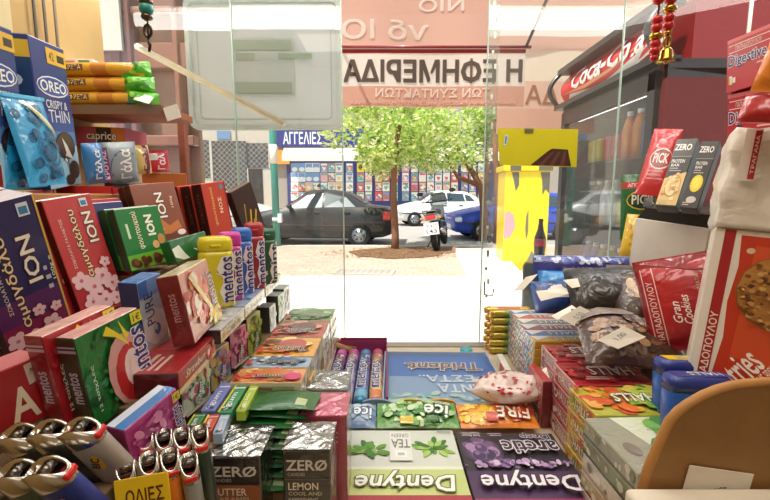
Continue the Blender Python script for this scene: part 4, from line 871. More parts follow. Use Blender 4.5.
# small shelf with wafer packs
SHF = empty('small_shelf', 'narrow brown shelf carrying the yellow and green wafer packs', 'shelf', (-.46, .77, 1.398))
mb = MB(); mb.box(-.10, -.045, -.012, .092, .06, 0, M('9a5c3a', 'wood'), bev=.001); mb.build('board', SHF)
mb = MB(); mb.box(-.10, -.0475, -.014, .088, -.0455, .001, M('7a5a48', 'plastic')); mb.build('front_strip', SHF)
GP = None
wl = ['yellow and green wafer pack, topmost of the three on the small shelf', 'yellow and green wafer pack, middle of the three', 'yellow and green wafer pack, lowest of the three, with a price sticker']
for i, (px0, py0, px1, py1) in enumerate(((66, 82, 154, 90), (66, 94, 157, 100), (66, 106, 156, 112))):
    a, b = P(px0, py0, .735), P(px1, py1, .735); zz = 1.3985 + (2 - i) * .0235
    root = empty('wafer_pack', wl[i], 'wafer pack', (-.481 + .003 * i, .735, zz), (0, 0, R(-1 + i)))
    L_ = .158; mb = pillow(L_, .023, .034, 'e0a31e', [('r', .0, .3, .42, .75, '6a3a1c'), ('t', 'ΣΟΚΟΦΡΕΤΑ', .22, .52, .36, .34, 0, 'f4e2a0'), ('r', .50, 0, .66, 1, 'c97a1e')], 'film', 11 + i, .0008, .02, vert=False, nx=30, ny=10); mb.build('wrapper', root)
    mb = pillow(.05, .026, .03, '58b82c', [('blob', .5, .5, .4, .4, 9, ['3c9a24', '8ad24a', '2c7a1c'], .25)], 'wrinkle', 31 + i, .004, .04, vert=False, nx=14, ny=8); g = mb.build('end_flap', root); g.matrix_basis = TR((L_ / 2 - .014, .0, -.001), 8, -20 + 14 * i, -12 + 10 * i); g['label'] = 'crumpled bright green wrapper end'
    if i == 2: mb = MB(); mb.box(0, -.002, 0, .026, -.001, .016, M('f2efe8')); s = mb.build('price_sticker', root); s.matrix_basis = TR((.062, -.020, .006), 10, -35, 20)
tag(pillow(.045, .012, .03, '2a78c0', [], 'wrinkle', 8, .002, .05, vert=False, nx=14, ny=8).build('candy_pack', None, TR((-.418, .735, 1.3985), -6)), 'crumpled blue wrapper at the right end of the small shelf', 'candy pack')
mb = MB(); mb.box(-.012, -.001, -.022, .012, 0, 0, M('f4f2ec')); tag(mb.build('price_tag', None, TR(P(170, 106, .715), 0, 0, -16)), 'white price tag hanging at the right end of the small shelf', 'price tag')
carton('flat_box', 'white flat pack with a green motif lying on top of the wafer packs', 'pack', (-.535, .76, 1.471, 4, 0, 0, .062, .012), .05, 'ece6dc', {'F': [('r', .6, .2, .9, .8, '5a8a5a'), ('r', .05, .3, .5, .7, 'c98a8a')]})
# hung under the shelf: pink and dark wafer pack on a cream box
carton('box', 'plain cream cardboard box under the small shelf', 'box', (-.520, .80, 1.253, 0, 0, 0, .085, .082), .05, 'd9b78c')
carton('wafer_pack', 'pink and dark wafer pack with an orange end below the small shelf', 'wafer pack', (-.512, .775, 1.336, 0, 0, 2, .088, .035), .07, 'c85a76', {'F': [('r', .42, 0, .72, 1, '43261e'), ('r', .72, 0, 1, 1, 'e8872a'), ('T', 'caprice', .52, .5, .6, .5, 0, 'ffffff', '1a1010')]})

# ---------------------------------------------------------------- mint bottles in a row
def gum_bottle(px0, px1, pt, pb, z, col, label, dark='2a2470', word='mentos'):
    c = PZ((px0 + px1) / 2, pb, z); Y = c.y; r = (px1 - px0) / F_PX * Y * .5 * 1.0; h = (pb - pt) / F_PX * Y * 1.04; hb = h * .80
    root = empty('mint_bottle', label, 'mint bottle', (c.x, Y + r * .7, z), (0, 0, R(24)))
    ry = r * .72
    mb = MB(); mb.loft([(0, r * .9, ry * .9), (.003, r, ry), (hb * .33, r * .99, ry), (hb * .62, r * .95, ry * .95), (hb * .92, r, ry), (hb, r * .93, ry * .93)], M(col, 'film'), 26, e=.75)
    def fm(u, v, o):
        t = -PI / 2 + (u - .5) * 2.3; g = lambda q: math.copysign(abs(q) ** .75, q)
        return Vector(((r * .985 + o + .0006) * g(math.cos(t)), (ry * .985 + o + .0006) * g(math.sin(t)), v * hb))
    art(mb, Face(fm, r * 2, hb, 0, True), [('p', [(.50, .02), (.60, .12), (.52, .3), (.62, .5), (.50, .7), (.58, .9), (.98, .96), (.98, .02)], 'f2eee6'), ('T', word, .74, .50, .80, .34, 90, dark, 'e8e4f0'), ('blob', .28, .3, .16, .2, 9, ['ffffff', col, 'e8e6d0'], .12)], 'film')
    mb.build('body', root)
    mb = MB(); mb.loft([(hb, r * .95, ry * .95), (hb + .002, r * .99, ry * .99), (h * .93, r * .97, ry * .97), (h * .985, r * .86, ry * .86), (h, r * .6, ry * .6)], M(col, 'plastic'), 26, e=.75)
    mb.box(-r * .3, -ry * 1.05, h * .86, r * .3, -ry * .9, h * .9, M(col, 'plastic'), bev=.001); mb.build('cap', root)
    return root
gum_bottle(196, 231, 238, 309, 1.0985, 'd8c81c', 'yellow mint bottle, nearest of the row of five')
gum_bottle(217, 241, 233, 301, 1.0985, 'c4309a', 'magenta mint bottle behind the yellow one')
gum_bottle(231, 252, 229, 294, 1.0985, '2f6fc4', 'blue mint bottle, middle of the row of five')
gum_bottle(244, 264, 224, 289, 1.0985, 'a82430', 'red mint bottle between the blue and dark green ones')
gum_bottle(258, 276, 230, 284, 1.0985, '1c5a3c', 'dark green mint bottle at the far end of the row', '0f3a26', 'mint')
# ---------------------------------------------------------------- gum and sweet boxes on the left steps
def gum_pack(label, T, w_, h_, d, col, ops, side='efe6d2', side_ops=(), group=None, name='gum_pack', fin='film', end=None):
    """a flat carton whose printed face looks along local -y; side = colour of its long edges"""
    mb = MB(); cc = {'T': M(side, fin), 'D': M(side, fin), 'L': M(end or col, fin), 'R': M(end or side, fin)}
    mb.box(-w_ / 2, 0, 0, w_ / 2, d, h_, M(col, fin), bev=.0007, cols=cc); art(mb, box_face('F', w_, d, h_), ops, fin, len(label))
    if side_ops: art(mb, box_face('D', w_, d, h_), side_ops, fin); art(mb, box_face('R', w_, d, h_), side_ops, fin)
    return tag(mb.build(name, None, T), label, 'gum pack', group)
def LP(k): a = POSE[k]; return TR(a[:3], *a[3:6]), a[6], a[7]
# flat cream edged boxes that carry the bottles
for i, (y0, y1, lab, top, ops) in enumerate(((.462, .560, 'pale grey gum box with cream lettered edge, under the yellow mint bottle', 'b9bcc0', [('blob', .5, .5, .4, .4, 12, ['d8dadc', '8a90a0', 'e8e8ea'], .14)]),
        (.563, .680, 'blue topped gum box with cream edge under the middle mint bottles', '9aaed0', [('blob', .5, .5, .45, .4, 14, ['5a7ac0', 'd0d8e8', 'b8c4a0'], .14)]), (.683, .815, 'green and red gum box with yellow edge at the far end of the shelf', '8fae6a', [('blob', .5, .5, .45, .4, 16, ['c0402c', '3a7a30', 'e0c040', 'd8e0b0'], .12)]))):
    xm = -.190 - (i * .006); L_ = y1 - y0; ya_ = 90 + 3
    T = Matrix.Translation((xm, (y0 + y1) / 2, 1.0805)) @ Matrix.Rotation(R(ya_), 4, 'Z')
    mb = MB(); mb.box(-L_ / 2, 0, 0, L_ / 2, .055, .0172, M('e9e2c4', 'film'), bev=.0008, cols={'T': M(top, 'film'), 'L': M('3a2a30', 'film')})
    art(mb, box_face('T', L_, .055, .0172), ops, 'film', i); art(mb, box_face('F', L_, .055, .0172), [('r', .0, .82, 1, 1, 'c9c46a' if i else 'b0a8a8'), ('t', 'Trident' if i < 2 else 'Tropical mix', .52, .46, .6, .5, 0, '8a7a5a', .01, .3), ('e', .12, .45, .05, .3, 'd8a83a')], 'film')
    tag(mb.build('gum_box', None, T), lab, 'gum box')
# dark red flat box nearer to us
a = PZ(178, 373, 1.090); b = PZ(215, 335, 1.090); dv = (b - a); ang = math.atan2(dv.y, dv.x); L_ = dv.length
T = Matrix.Translation(((a.x + b.x) / 2, (a.y + b.y) / 2, 1.068)) @ Matrix.Rotation(ang, 4, 'Z')
mb = MB(); mb.box(-L_ / 2, 0, 0, L_ / 2, .055, .022, M('a01c24', 'film'), bev=.0008, cols={'T': M('9c2226', 'film'), 'L': M('5a1016', 'film')})
art(mb, box_face('F', L_, .055, .022), [('r', .0, .0, 1, .25, 'e8cfa0'), ('t', 'Strawberry', .45, .55, .6, .45, 0, 'f2e2c0', .01, .35), ('blob', .85, .5, .12, .35, 8, ['e04a50', 'f6d8c8', 'c02030'], .3)], 'film')
art(mb, box_face('T', L_, .055, .022), [('r', .06, .62, .45, .70, 'd8b0a8'), ('r', .06, .50, .38, .56, 'd8b0a8'), ('r', .06, .38, .42, .44, 'd8b0a8'), ('r', .55, .2, .95, .8, 'b4323a')], 'film')
tag(mb.build('gum_box', None, T), 'dark red flat gum box with lettered edge below the strawberry pack', 'gum box')
mb = MB()
mb.box(-.300, .345, 1.0085, -.212, .455, 1.0665, M('6a5238', 'wood'), bev=.001); tag(mb.build('display_riser'), 'small wooden riser beneath the dark red flat gum box', 'display stand')
mb = MB(); mb.box(-.300, .462, 1.0715, -.222, .83, 1.080, M('7a6146', 'wood'), bev=.001); tag(mb.build('display_riser'), 'thin wooden board under the mint bottles', 'display stand')
T, a, b = LP('pure')
carton('gum_box', 'light blue gum box with PURE lettering and a water drop', 'gum box', POSE['pure'], .021, 'bcd2ea', {'F': [('p', [(.0, .5), (.5, .62), (.98, .5), (.98, .2), (.4, .12), (.0, .25)], 'e6eef6'), ('r', 0, .78, 1, 1, '6f9ad4'), ('r', 0, .80, .35, 1, '3f6fc0'), ('t', 'PURE', .34, .62, .42, .36, 90, '24407c', .0), ('e', .55, .32, .14, .08, '4a86d0'), ('e', .50, .35, .06, .04, 'e8f2fa'), ('e', .3, .08, .16, .05, 'd9b93a'), ('p', [(.7, .3), (.98, .5), (.98, .2)], 'e6eef6')], 'L': [('r', 0, 0, 1, 1, '28357c')]}, 'film', {'L': '28357c', 'T': '3a6ab8'})
xs = POSE['straw']
carton('gum_box', 'pink strawberry gum box in shiny film with a dark red side', 'gum box', (xs[0] + .009, xs[1] + .004) + tuple(xs[2:]), .022, 'dfa6a0', {'F': [('r', .6, 0, 1, .3, 'e2c85a'), ('blob', .4, .5, .35, .35, 26, ['d8343c', 'f2d8d4', 'e88a88', 'f6ece4', 'c02834'], .18), ('p', [(.2, .9), (.3, .93), (.8, .2), (.7, .2)], 'eee0a8'), ('T', 'mentos', .86, .5, .6, .18, 90, '3a3478', 'f4ecd8'), ('blob', .7, .15, .25, .12, 8, ['e8c83a', 'f2e8c8', 'd04a3a'], .16)], 'L': [('t', 'mentos', .5, .55, .4, .35, 90, 'c98a90')]}, 'film', {'L': '7d1420', 'T': 'e8d8b0', 'R': 'e4d2a0'})
def mentos_ops(base):
    return [('blob', .45, .5, .45, .45, 30, ['1e6e34', '2c8a44', '145a28'] if base == '1c7a34' else ['c02a34', '9c1c26'], .1), ('e', .62, .42, .32, .42, 'd8a09a'), ('e', .66, .36, .26, .34, 'c0282c'), ('e', .70, .40, .15, .22, 'f0dcd8'), ('p', [(.42, .98), (.62, .80), (.70, .66), (.52, .82), (.34, .90)], 'f0dc28'), ('p', [(.60, .98), (.72, .78), (.66, .74)], 'f0dc28'),
        ('r', .80, .86, .99, .99, 'e6d82a'), ('t', '1€', .90, .92, .12, .08, 0, '2a2a2a'), ('T', 'mentos', .85, .42, .80, .23, 90, '2a2470', 'e8e8f4'), ('t', 'farming', .66, .28, .48, .10, 90, 'f4dcd8'), ('t', '12 τσίχλες', .10, .42, .5, .05, 90, 'd8ecd8')]
side_m = [('t', 'mentos', .5, .46, .34, .5, 90, 'c8c0e0', .02), ('r', 0, .84, 1, .87, 'b8b0d0'), ('r', 0, .89, 1, .91, 'b8b0d0')]
x, y, z, ya, ti, ro, wd, hh = POSE['mgreen']
carton('gum_box', 'green gum box with a red and white swirl, in crinkled film', 'gum box', POSE['mgreen'], .018, '1c7a34', {'F': mentos_ops('1c7a34'), 'L': side_m}, 'film', {'L': '22301c', 'T': 'd9a8a4'})
carton('gum_box', 'red gum box with lettered side, tucked behind the green one', 'gum box', (x - .0212, y - .0040, z + .003, ya, ti, ro, wd, hh), .018, 'b3202c', {'F': mentos_ops('b3202c'), 'L': side_m}, 'film', {'L': '8a1622', 'T': 'e8b8b0'})
carton('gum_box', 'magenta gum box in shiny film behind the small lighters', 'gum box', POSE['magenta'], .020, 'b83a8c', {'F': [('blob', .45, .45, .4, .4, 26, ['d060a8', 'a02878', 'e890c4', 'c84a98'], .16), ('r', .84, .78, .99, .99, 'e6d82a'), ('t', '1€', .91, .88, .1, .12, 0, '2a2a2a'), ('T', 'mentos', .88, .36, .66, .18, 90, '2a2470', 'f4f0fa')], 'T': [('r', 0, .05, 1, .55, '3a7ac0')]}, 'film', {'L': '8c1660', 'T': 'cfd8e8'})
x, y, z, ya, ti, ro, wd, hh = POSE['boxA']
carton('candy_box', 'red candy box with a large cream letter A at the left edge', 'candy box', (x - .004, y + .004, z, ya, ti, ro, .052, .052), .03, 'a81c22', {'F': [('t', 'A', .62, .38, .34, .52, 0, 'efe2c8', .02), ('t', 'Τ', .2, .40, .26, .5, 0, 'efe2c8', .02), ('p', [(.74, .62), (.97, .66), (.97, .98), (.72, .95)], 'd9c6bc'), ('blob', .85, .8, .1, .12, 8, ['8a6a68', 'c8a8a0'], .08)]}, cols={'T': 'd8868a'})
riser(-.325, .262, 1.0085, -.205, .340, 1.033, 'thin riser beneath the red candy box and magenta gum box')
# standing fruit gum boxes
fr = {'t2_apple': ('green and white apple gum box, nearest of the standing row', 'd8e2d0', ['3f8a3c', '78b058', 'c0d8a8', 'b8404a'], '1f4a28'), 't2_multi': ('gold and purple fruit gum box in the standing row', 'd9c07a', ['8a6ab0', 'e8a848', 'c8607a', '7a9ac8'], '3a3a6a'),
      't2_pink': ('pink melon gum box in the standing row', 'd98aa8', ['c04a78', 'f0c0d0', 'e88ab0', '8a2a50'], '5a2036'), 't2_lime': ('yellow-green lime gum box in the standing row', 'b8bc4c', ['5a7a24', 'e0d878', '8aa030', '3f5a1c'], '2c3a14')}
for k, (lab, c, cs, dk) in fr.items():
    carton('gum_box', lab, 'gum box', POSE[k], .020, c, {'F': [('blob', .5, .52, .45, .42, 26, cs + [c], .17), ('T', 'Trident', .50, .30, .55, .2, 78, 'f6f2ea', dk), ('r', .02, .0, .98, .07, 'e8e0c8')]}, 'film', {'L': dk, 'T': 'cfc8b0'})
for (px, py, qx, qy, lab, c, cs) in ((262, 330, 273, 301, 'clear wrapped white gum box, fifth of the standing row', 'd4d2c4', ['b8a890', 'e8e6da', '9aa888']), (275, 320, 284, 290, 'pale green gum box, last but one of the standing row', 'b8cc98', ['8aa868', 'e0e8d0', 'cfd8b8']), (284.5, 313, 290, 283, 'grey topped gum box at the far end of the standing row', 'd9d6d2', ['b8b4ae', 'e8e6e2'])):
    a = PZ(px, py, 1.012); b = PZ(qx, py - 6, 1.012); h_ = (py - qy) / F_PX * a.y * .93
    carton('gum_box', lab, 'gum box', (-.203, (a.y + b.y) / 2, 1.0065, 88, 0, 0, max(.03, b.y - a.y), min(h_, .066)), .024, c, {'F': [('blob', .5, .5, .42, .4, 16, cs, .2)]}, 'film', {'L': '4a4a48', 'T': '8a8c90'})
# stacks of flat packs
FZ = 1.034; th = .0165
flat = [('green', .706, .786, '7c9a6a', ['4a7a3a', 'a8c08a', 'd0dab8', '5f8a4a'], 'green mint gum pack'), ('red', .622, .702, 'b5584a', ['8a2c28', 'd8a088', 'c87a60', '6a3a38'], 'red cinnamon gum pack'), ('orange', .545, .618, 'e0a23a', ['c8641e', 'f0d080', '5a4a40', 'b8452a'], 'orange peach gum pack'), ('blue', .508, .541, '9ab0c8', ['5a7a9c', 'c8d4e0', 'e8ecf0', '46648a'], 'light blue mint gum pack'), ('pink', .463, .504, 'e09a5c', ['e85a4a', 'f0c878', 'd83a78', 'c8702c'], 'orange and pink fruit gum pack')]
def edge_x(y): return -.181 + (y - .46) * .012
lev = ['topmost', 'second', 'third', 'fourth', 'fifth']
for name, y0, y1, c, cs, lab in flat:
    wid = .083
    for k in range(5):
        jx, jr = (random.uniform(-.002, .003), random.uniform(-1.2, 1.2)) if k else (0, 0)
        if name == 'green' and k: jx += .002
        z = FZ - th * k - k * .0004
        T = Matrix.Translation(((edge_x((y0 + y1) / 2) + wid / 2 + jx), y0 + .001, z)) @ Matrix.Rotation(R(jr), 4, 'Z') @ Matrix.Rotation(R(-90), 4, 'X')
        cc = c if k == 0 else random.choice(['8a9a6a', 'b86a52', 'd8a85a', '9ab0b8'])
        ops = [('blob', .45, .5, .46, .42, 30 if k == 0 else 0, cs + [c], .19)] + ([('e', .56, .55, .24, .28, cs[3] if len(cs) > 3 else cs[0]), ('T', 'Trident', .56, .28, .52, .22, 180, '2a2a2e', 'e8dcc0'), ('p', [(.03, .05), (.16, .05), (.03, .5)], 'c8322c')] if k == 0 else [])
        if name == 'pink' and k == 0: ops += [('e', .86, .28, .13, .26, 'd0206a')]
        gum_pack('%s, %s of its stack' % (lab, lev[k]), T, wid, y1 - y0 - .002, th, cc, ops, 'd8d2b8' if k != 2 else 'c2a890', [('r', .1, .3, .9, .7, 'a8a088'), ('r', .2, .4, .6, .6, '8a5a4a')] if k < 4 else (), 'flat gum packs stacked on the left', end='ddd6bc')
# thin stick gum packs lying in front of the stacks
sticks = [((221, 381.6), (234, 383), (213.6, 411.5), (201.6, 410), '7a8ad0', 'blue stick gum pack lying in front of the fruit gum stack'), ((237, 383), (248.5, 384), (231, 413), (217, 411.5), '3f9a6a', 'mint green stick gum pack beside the blue one'), ((251, 384), (259, 386), (246, 410), (235, 412), 'a8c83a', 'lime green stick gum pack right of the mint green one'),
          ((194.4, 413), (206, 414), (197, 429), (185, 427.5), '3c8a4a', 'dark green stick gum pack in the near row'), ((208, 414), (219.5, 414.6), (211, 432), (199, 430), 'd05a42', 'red and yellow stick gum pack in the near row'), ((221, 414), (230, 415), (222, 434), (213, 433), 'a8c0dc', 'pale blue stick gum pack in the near row')]
for tl, tr, br, bl, c, lab in sticks:
    q = [PZ(*p_, 1.030) for p_ in (tl, tr, br, bl)]; ctr = (q[2] + q[3]) / 2; vx = ((q[1] - q[0]) + (q[2] - q[3])) / 2; vy = ((q[0] - q[3]) + (q[1] - q[2])) / 2
    T = Matrix.Translation((ctr.x, ctr.y, 1.030)) @ Matrix.Rotation(math.atan2(vy.y, vy.x) - PI / 2, 4, 'Z') @ Matrix.Rotation(R(-90), 4, 'X')
    gum_pack(lab, T, vx.length * .9, vy.length, .011, c, [('r', .0, .80, 1, .84, 'f0f0ee'), ('r', .0, 0, .14, 1, 'e8e23a' if c in ('3c8a4a', 'd05a42', '3f9a6a') else c), ('t', 'gum', .55, .4, .5, .4, 90, 'f4f4f0'), ('blob', .5, .1, .3, .05, 6, ['3a3a58', 'e8e8e8'], .2)], c, name='stick_gum', end=c)
riser(-.197, .352, .896, -.160, .458, 1.0185, 'small wooden riser beneath the stick gum packs')
# dark green foil sachets in a loose heap
rd = random.Random(14); GZ = [(.030, 0), (.026, 1), (.028, 2)]
for i in range(9):
    z = .955 + i * .0088; x = -.128 + .006 * math.sin(i * 1.7) + (.012 if i > 5 else 0); y = .418 + rd.uniform(-.004, .004) + (.004 * i - .01)
    mb = pillow(.072, .046, .009, '14602c' if i % 3 else '1c7a34', [('r', .70, .1, .86, .4, 'b9c89a'), ('p', [(.0, .9), (.2, .98), (.9, .95), (.95, .86)], '2f8a48')], 'film', 50 + i, .0018, .06, vert=False, nx=14, ny=10)
    tag(mb.build('candy_sachet', None, TR((x, y - .02, z), rd.uniform(-7, 7), -90 + rd.uniform(-3, 3))), 'dark green foil sachet, number %d from the top of the heap behind the black boxes' % (9 - i), 'sachet', 'green sachets heaped behind the black candy boxes')
riser(-.170, .394, .896, -.086, .456, .948, 'low riser beneath the heap of green sachets')
# ---------------------------------------------------------------- black and pink candy boxes in shiny film
def film_box(label, x0, x1, y0, y1, zt, col, top, ops, name='candy_box', side=None):
    mb = MB(); w_, d, h_ = x1 - x0, y1 - y0, zt - .896; T = TR(((x0 + x1) / 2, y0, .896), 0)
    mb.box(-w_ / 2, 0, 0, w_ / 2, d, h_, M(col, 'film'), bev=.0012, cols={'R': M(side or col, 'film')})
    art(mb, box_face('F', w_, d, h_), ops, 'film'); root = tag(mb.build(name, None, T), label, 'candy box')
    mb = MB(); nx = 8; rd = random.Random(len(label)); vs = []     # folded film on the top
    for j in range(nx + 1):
        for i in range(nx + 1):
            u, v = i / nx, j / nx; e = min(u, 1 - u, v, 1 - v) * 2; dx, dy = abs(u - .5), abs(v - .5)
            vs.append(((u - .5) * w_ * 1.01, v * d, h_ + .0006 + .0010 * e + (.0013 * rd.random() + .0012 * (abs(dx - dy) < .07)) * (e > .1)))
    mb.add(vs, [(j * (nx + 1) + i, j * (nx + 1) + i + 1, (j + 1) * (nx + 1) + i + 1, (j + 1) * (nx + 1) + i) for j in range(nx) for i in range(nx)], top, False)
    fo = mb.build('folded_film', root); fo['label'] = 'crinkled shiny film folded over the top'
    return root
SF = M('b9b9b6', 'silver'); DF = M('4a4644', 'foil')
zero = lambda a, b, c, extra=(): [('t', 'ZERØ', .50, .875, .84, .085, 0, 'd8d2c8', .02), ('t', 'CANDIES', .28, .80, .36, .028, 0, 'a8a098')] + list(extra) + [('t', a, .42, .70, .62, .06, 0, 'e8dcc8'), ('t', b, .46, .64, .7, .03, 0, 'c8b8a0'), ('t', c, .42, .59, .62, .03, 0, 'c8b8a0')]
q = [PZ(205, 457, 1.012), PZ(262, 457, 1.012), PZ(263.6, 422.5, 1.012)]
film_box('dark candy box with silvery top and an orange-brown butter band', q[0].x, q[1].x - .002, q[0].y, q[2].y - .004, 1.012, '2c2422', SF, zero('BUTTER', 'CARAMEL', 'TASTE', [('r', .02, .02, .98, .76, '9a5a34')]), side='2a2220')
q = [PZ(282, 450, 1.017), PZ(330, 452, 1.017), PZ(335, 421, 1.017)]
film_box('dark candy box with silvery top and lemon lettering', q[0].x, q[1].x, q[0].y, q[2].y - .002, 1.017, '2a2624', SF, zero('LEMON', 'COOL AND', 'REFRESHING', [('r', .02, .755, .98, .76, '6a6460')]), side='3a3330')
q = [PZ(299, 416, 1.017), PZ(346, 419.6, 1.017), PZ(347, 392, 1.017)]
film_box('pink candy box in shiny film behind the lemon box', q[0].x, q[1].x, q[0].y, q[2].y - .002, 1.017, 'b04a5e', M('d0788a', 'foil'), [('t', 'ROSE', .5, .8, .6, .1, 0, 'f0d8dc')], side='8a2a3c')
q = [PZ(304, 390, 1.007), PZ(347, 391.5, 1.007), PZ(346, 371, 1.007)]
film_box('candy box wrapped in plain silver film behind the pink box', q[0].x, q[1].x, q[0].y + .003, q[2].y, 1.007, '8e8e8c', SF, [], side='6a6a6c')

# ---------------------------------------------------------------- lighters
def lighter(label, base, col, sc=1.0, lean=(0, 0), yaw=0, group=None, brand=True, red=True):
    T = Matrix.Translation(base) @ Matrix.Rotation(R(lean[0]), 4, 'X') @ Matrix.Rotation(R(lean[1]), 4, 'Y') @ Matrix.Rotation(R(yaw), 4, 'Z') @ Matrix.Scale(sc, 4)
    root = empty('lighter', label, 'lighter', T=T, group=group); hb = .058
    mb = MB(); mb.loft([(0, .0105, .0055), (.002, .0122, .0066), (hb - .002, .0122, .0066), (hb, .0112, .0058)], M(col, 'paint'), 24, e=.8)
    if brand: art(mb, Face(lambda u, v, o: Vector((-.0062 + u * .0124, -.0068 - o, hb * .62 + v * .016)), .0124, .016), [('e', .62, .5, .25, .42, 'e8b020'), ('t', 'BIC', .45, .5, .7, .3, 62, '1a1a1a', .03)])
    mb.build('body', root)
    mb = MB(); CH = M('cfcac2', 'metal')
    # wind guard: an oval sleeve cut away at the button side, with a slanting rim
    n = 24; vs = []
    for k in range(n):
        t = 2 * PI * k / n; cx, sy = math.cos(t), math.sin(t); g = lambda q: math.copysign(abs(q) ** .8, q)
        zt = hb + .0150 - .0085 * max(0, cx) ** 1.3 - .0025 * max(0, -cx) ** 2
        for f_ in (1.0, .80): vs += [(f_ * .0122 * g(cx), f_ * .0066 * g(sy), hb - .001), (f_ * .0122 * g(cx), f_ * .0066 * g(sy), zt)]
    fs = []
    for k in range(n):
        a, b = 4 * k, 4 * ((k + 1) % n); fs += [(a, b, b + 1, a + 1), (b + 2, a + 2, a + 3, b + 3), (a + 1, b + 1, b + 3, a + 3)]
    mb.add(vs, fs, CH, True); mb.build('hood', root)
    mb = MB(); mb.loft([(hb - .001, .0094, .0050), (hb + .004, .0094, .0050)], M('1a1715', 'matte'), 18); mb.loft([(hb + .004, .0048, .0044, -.0048, 0), (hb + .0095, .0048, .0044, -.0048, 0)], M('1a1715', 'matte'), 14); mb.build('well_shade', root)  # dark plugs stand in for the shade inside the hollow hood
    mb = MB(); Tw = Matrix.Translation((.0015, 0, hb + .0105)) @ Matrix.Rotation(R(90), 4, 'X'); mb.loft([(-.0040, .0028, .0028), (-.0036, .0036, .0036), (.0036, .0036, .0036), (.0040, .0028, .0028)], M('6a6560', 'metal'), 18, Tw); mb.build('spark_wheel', root)
    mb = MB(); mb.box(.005, -.0046, hb + .001, .0128, .0046, hb + .0055, M('d8201c' if red else '222222', 'plastic'), bev=.0012, seg=2); mb.build('button', root)
    return root
big = [(21, 440, '3a2f2c', 'brown lighter, left of the back row of three large lighters', .285), (51, 436, '2f2a28', 'dark lighter, middle of the back row of three large lighters', .285), (82, 434, 'a9a096', 'grey lighter with a yellow mark, right of the back row', .285),
       (-12, 486, '2f3a30', 'large lighter cut off by the bottom left corner', .255), (19, 478, '4a5a4a', 'dark green lighter in the front row of large lighters', .255), (50, 475, '2c3a8c', 'blue lighter with a yellow mark, right of the front row', .255)]
for px, py, c, lab, Y in big:
    tip = P(px, py, Y); A = Matrix.Rotation(R(20), 4, 'X') @ Matrix.Rotation(R(-20), 4, 'Y'); base = tip - (A @ Vector((0, 0, .064 * 1.15)))
    lighter(lab, base, c, 1.15, (20, -20), 6, 'large lighters at the left')
mb = MB(); mb.box(-.265, .215, .896, -.125, .33, .905, M('2a2a2c', 'plastic'), bev=.002); tag(mb.build('lighter_tray'), 'dark plastic tray under the large lighters', 'tray')
small = [(145, 437, '3a7a34'), (164, 437, '4a3a32'), (182, 436, '5a4a2c'), (200, 434, '2c3c34'), (126, 468, '9ac82c'), (149, 461, 'e6c21e'), (170, 458, 'e8842a'), (189, 463, '8f8f8c')]
sl = ['dark green small lighter, left of the back row', 'brown small lighter, second in the back row', 'olive small lighter, third in the back row', 'dark small lighter, right of the back row', 'lime green small lighter at the left of the front row', 'yellow small lighter in the front row', 'orange small lighter in the front row', 'grey small lighter at the right of the front row']
for i, (px, py, c) in enumerate(small):
    Y = .325 if i < 4 else .295; tip = P(px, py, Y); A = Matrix.Rotation(R(2), 4, 'X') @ Matrix.Rotation(R(-4), 4, 'Y'); base = tip - (A @ Vector((0, 0, .068 * .98)))
    lighter(sl[i], base, c, .98, (2, -4), -62, 'small lighters in a display', False)
a, b = P(121, 500, .27), P(176, 482, .27)
mb = MB(); T = TR((a.x, .270, a.z), 0, -14, -10); mb.box(-.004, 0, -.034, .034, .0015, .013, M('e8c41e'), T); art(mb, Face(lambda u, v, o: T @ Vector((-.004 + u * .038, -o, -.035 + v * .048)), .038, .048), [('t', 'ΟΛΙΕΣ', .55, .74, .7, .2, 0, '5a2a14', .02)]); 
mb.box(-.004, .0014, -.034, .034, .07, -.032, M('d8b41c'), T)
tag(mb.build('lighter_tray'), 'yellow card display lip in front of the small lighters', 'tray')

# ================================================================ the middle of the counter
# flat boxes of gum whose printing faces the customers outside
def flat_box(label, x0, x1, y0, y1, zt, d, col, ops, rot=0, yaw=0, tilt=-90, name='gum_box', cat='gum box', fin='card', side=None, cols=None):
    w_, h_ = x1 - x0, y1 - y0; mb = MB(); fs_ = M(side or col, fin); cc = {k: fs_ for k in 'TDLR'}
    for k, v in (cols or {}).items(): cc[k] = M(v, fin)
    mb.box(-w_ / 2, 0, -h_ / 2, w_ / 2, d, h_ / 2, M(col, fin), bev=.0008, cols=cc)
    art(mb, Face(lambda u, v, o: Vector(((u - .5) * w_, -o, (v - .5) * h_)), w_, h_, rot), ops, fin, len(label))
    return tag(mb.build(name, None, TR(((x0 + x1) / 2, (y0 + y1) / 2, zt), yaw, tilt)), label, cat)
leaf = []
rd = random.Random(2)
for cu, cv, n in ((.22, .30, 22), (.80, .34, 22)):
    for i in range(n):
        a = rd.uniform(0, 6.28); q = rd.uniform(.02, .17)
        leaf.append(('e', cu + q * math.cos(a), cv + q * .8 * math.sin(a), .055, .026, rd.choice(['5f9a34', '86b84a', '3f7a28', 'a8cc6a']), math.degrees(a)))
flat_box('pale green-tea gum box with leaves, left of the two large flat boxes', -.050, .0985, .425, .573, .910, .013, 'd6dcd2',
    [('r', 0, .60, 1, 1, 'c8d68a'), ('r', 0, .56, 1, .60, 'e8ecd8')] + leaf + [('r', .42, .06, .62, .50, 'e6e9e4'), ('t', 'GREEN', .52, .12, .16, .06, 0, '8a9288'), ('t', 'TEA', .52, .25, .17, .13, 0, '6a7468'), ('r', .47, .36, .57, .45, 'f6f7f4'), ('r', .49, .39, .55, .43, 'b8c0b8'), ('lines', .03, .02, .18, .07, 2, '6a7468'),
     ('T', 'Dentyne', .50, .76, .80, .24, 0, 'f6f6f0', '6a7a3a', .15), ('r', 0, .93, 1, 1, 'b03a4a')], rot=180, side='b8c4a8')
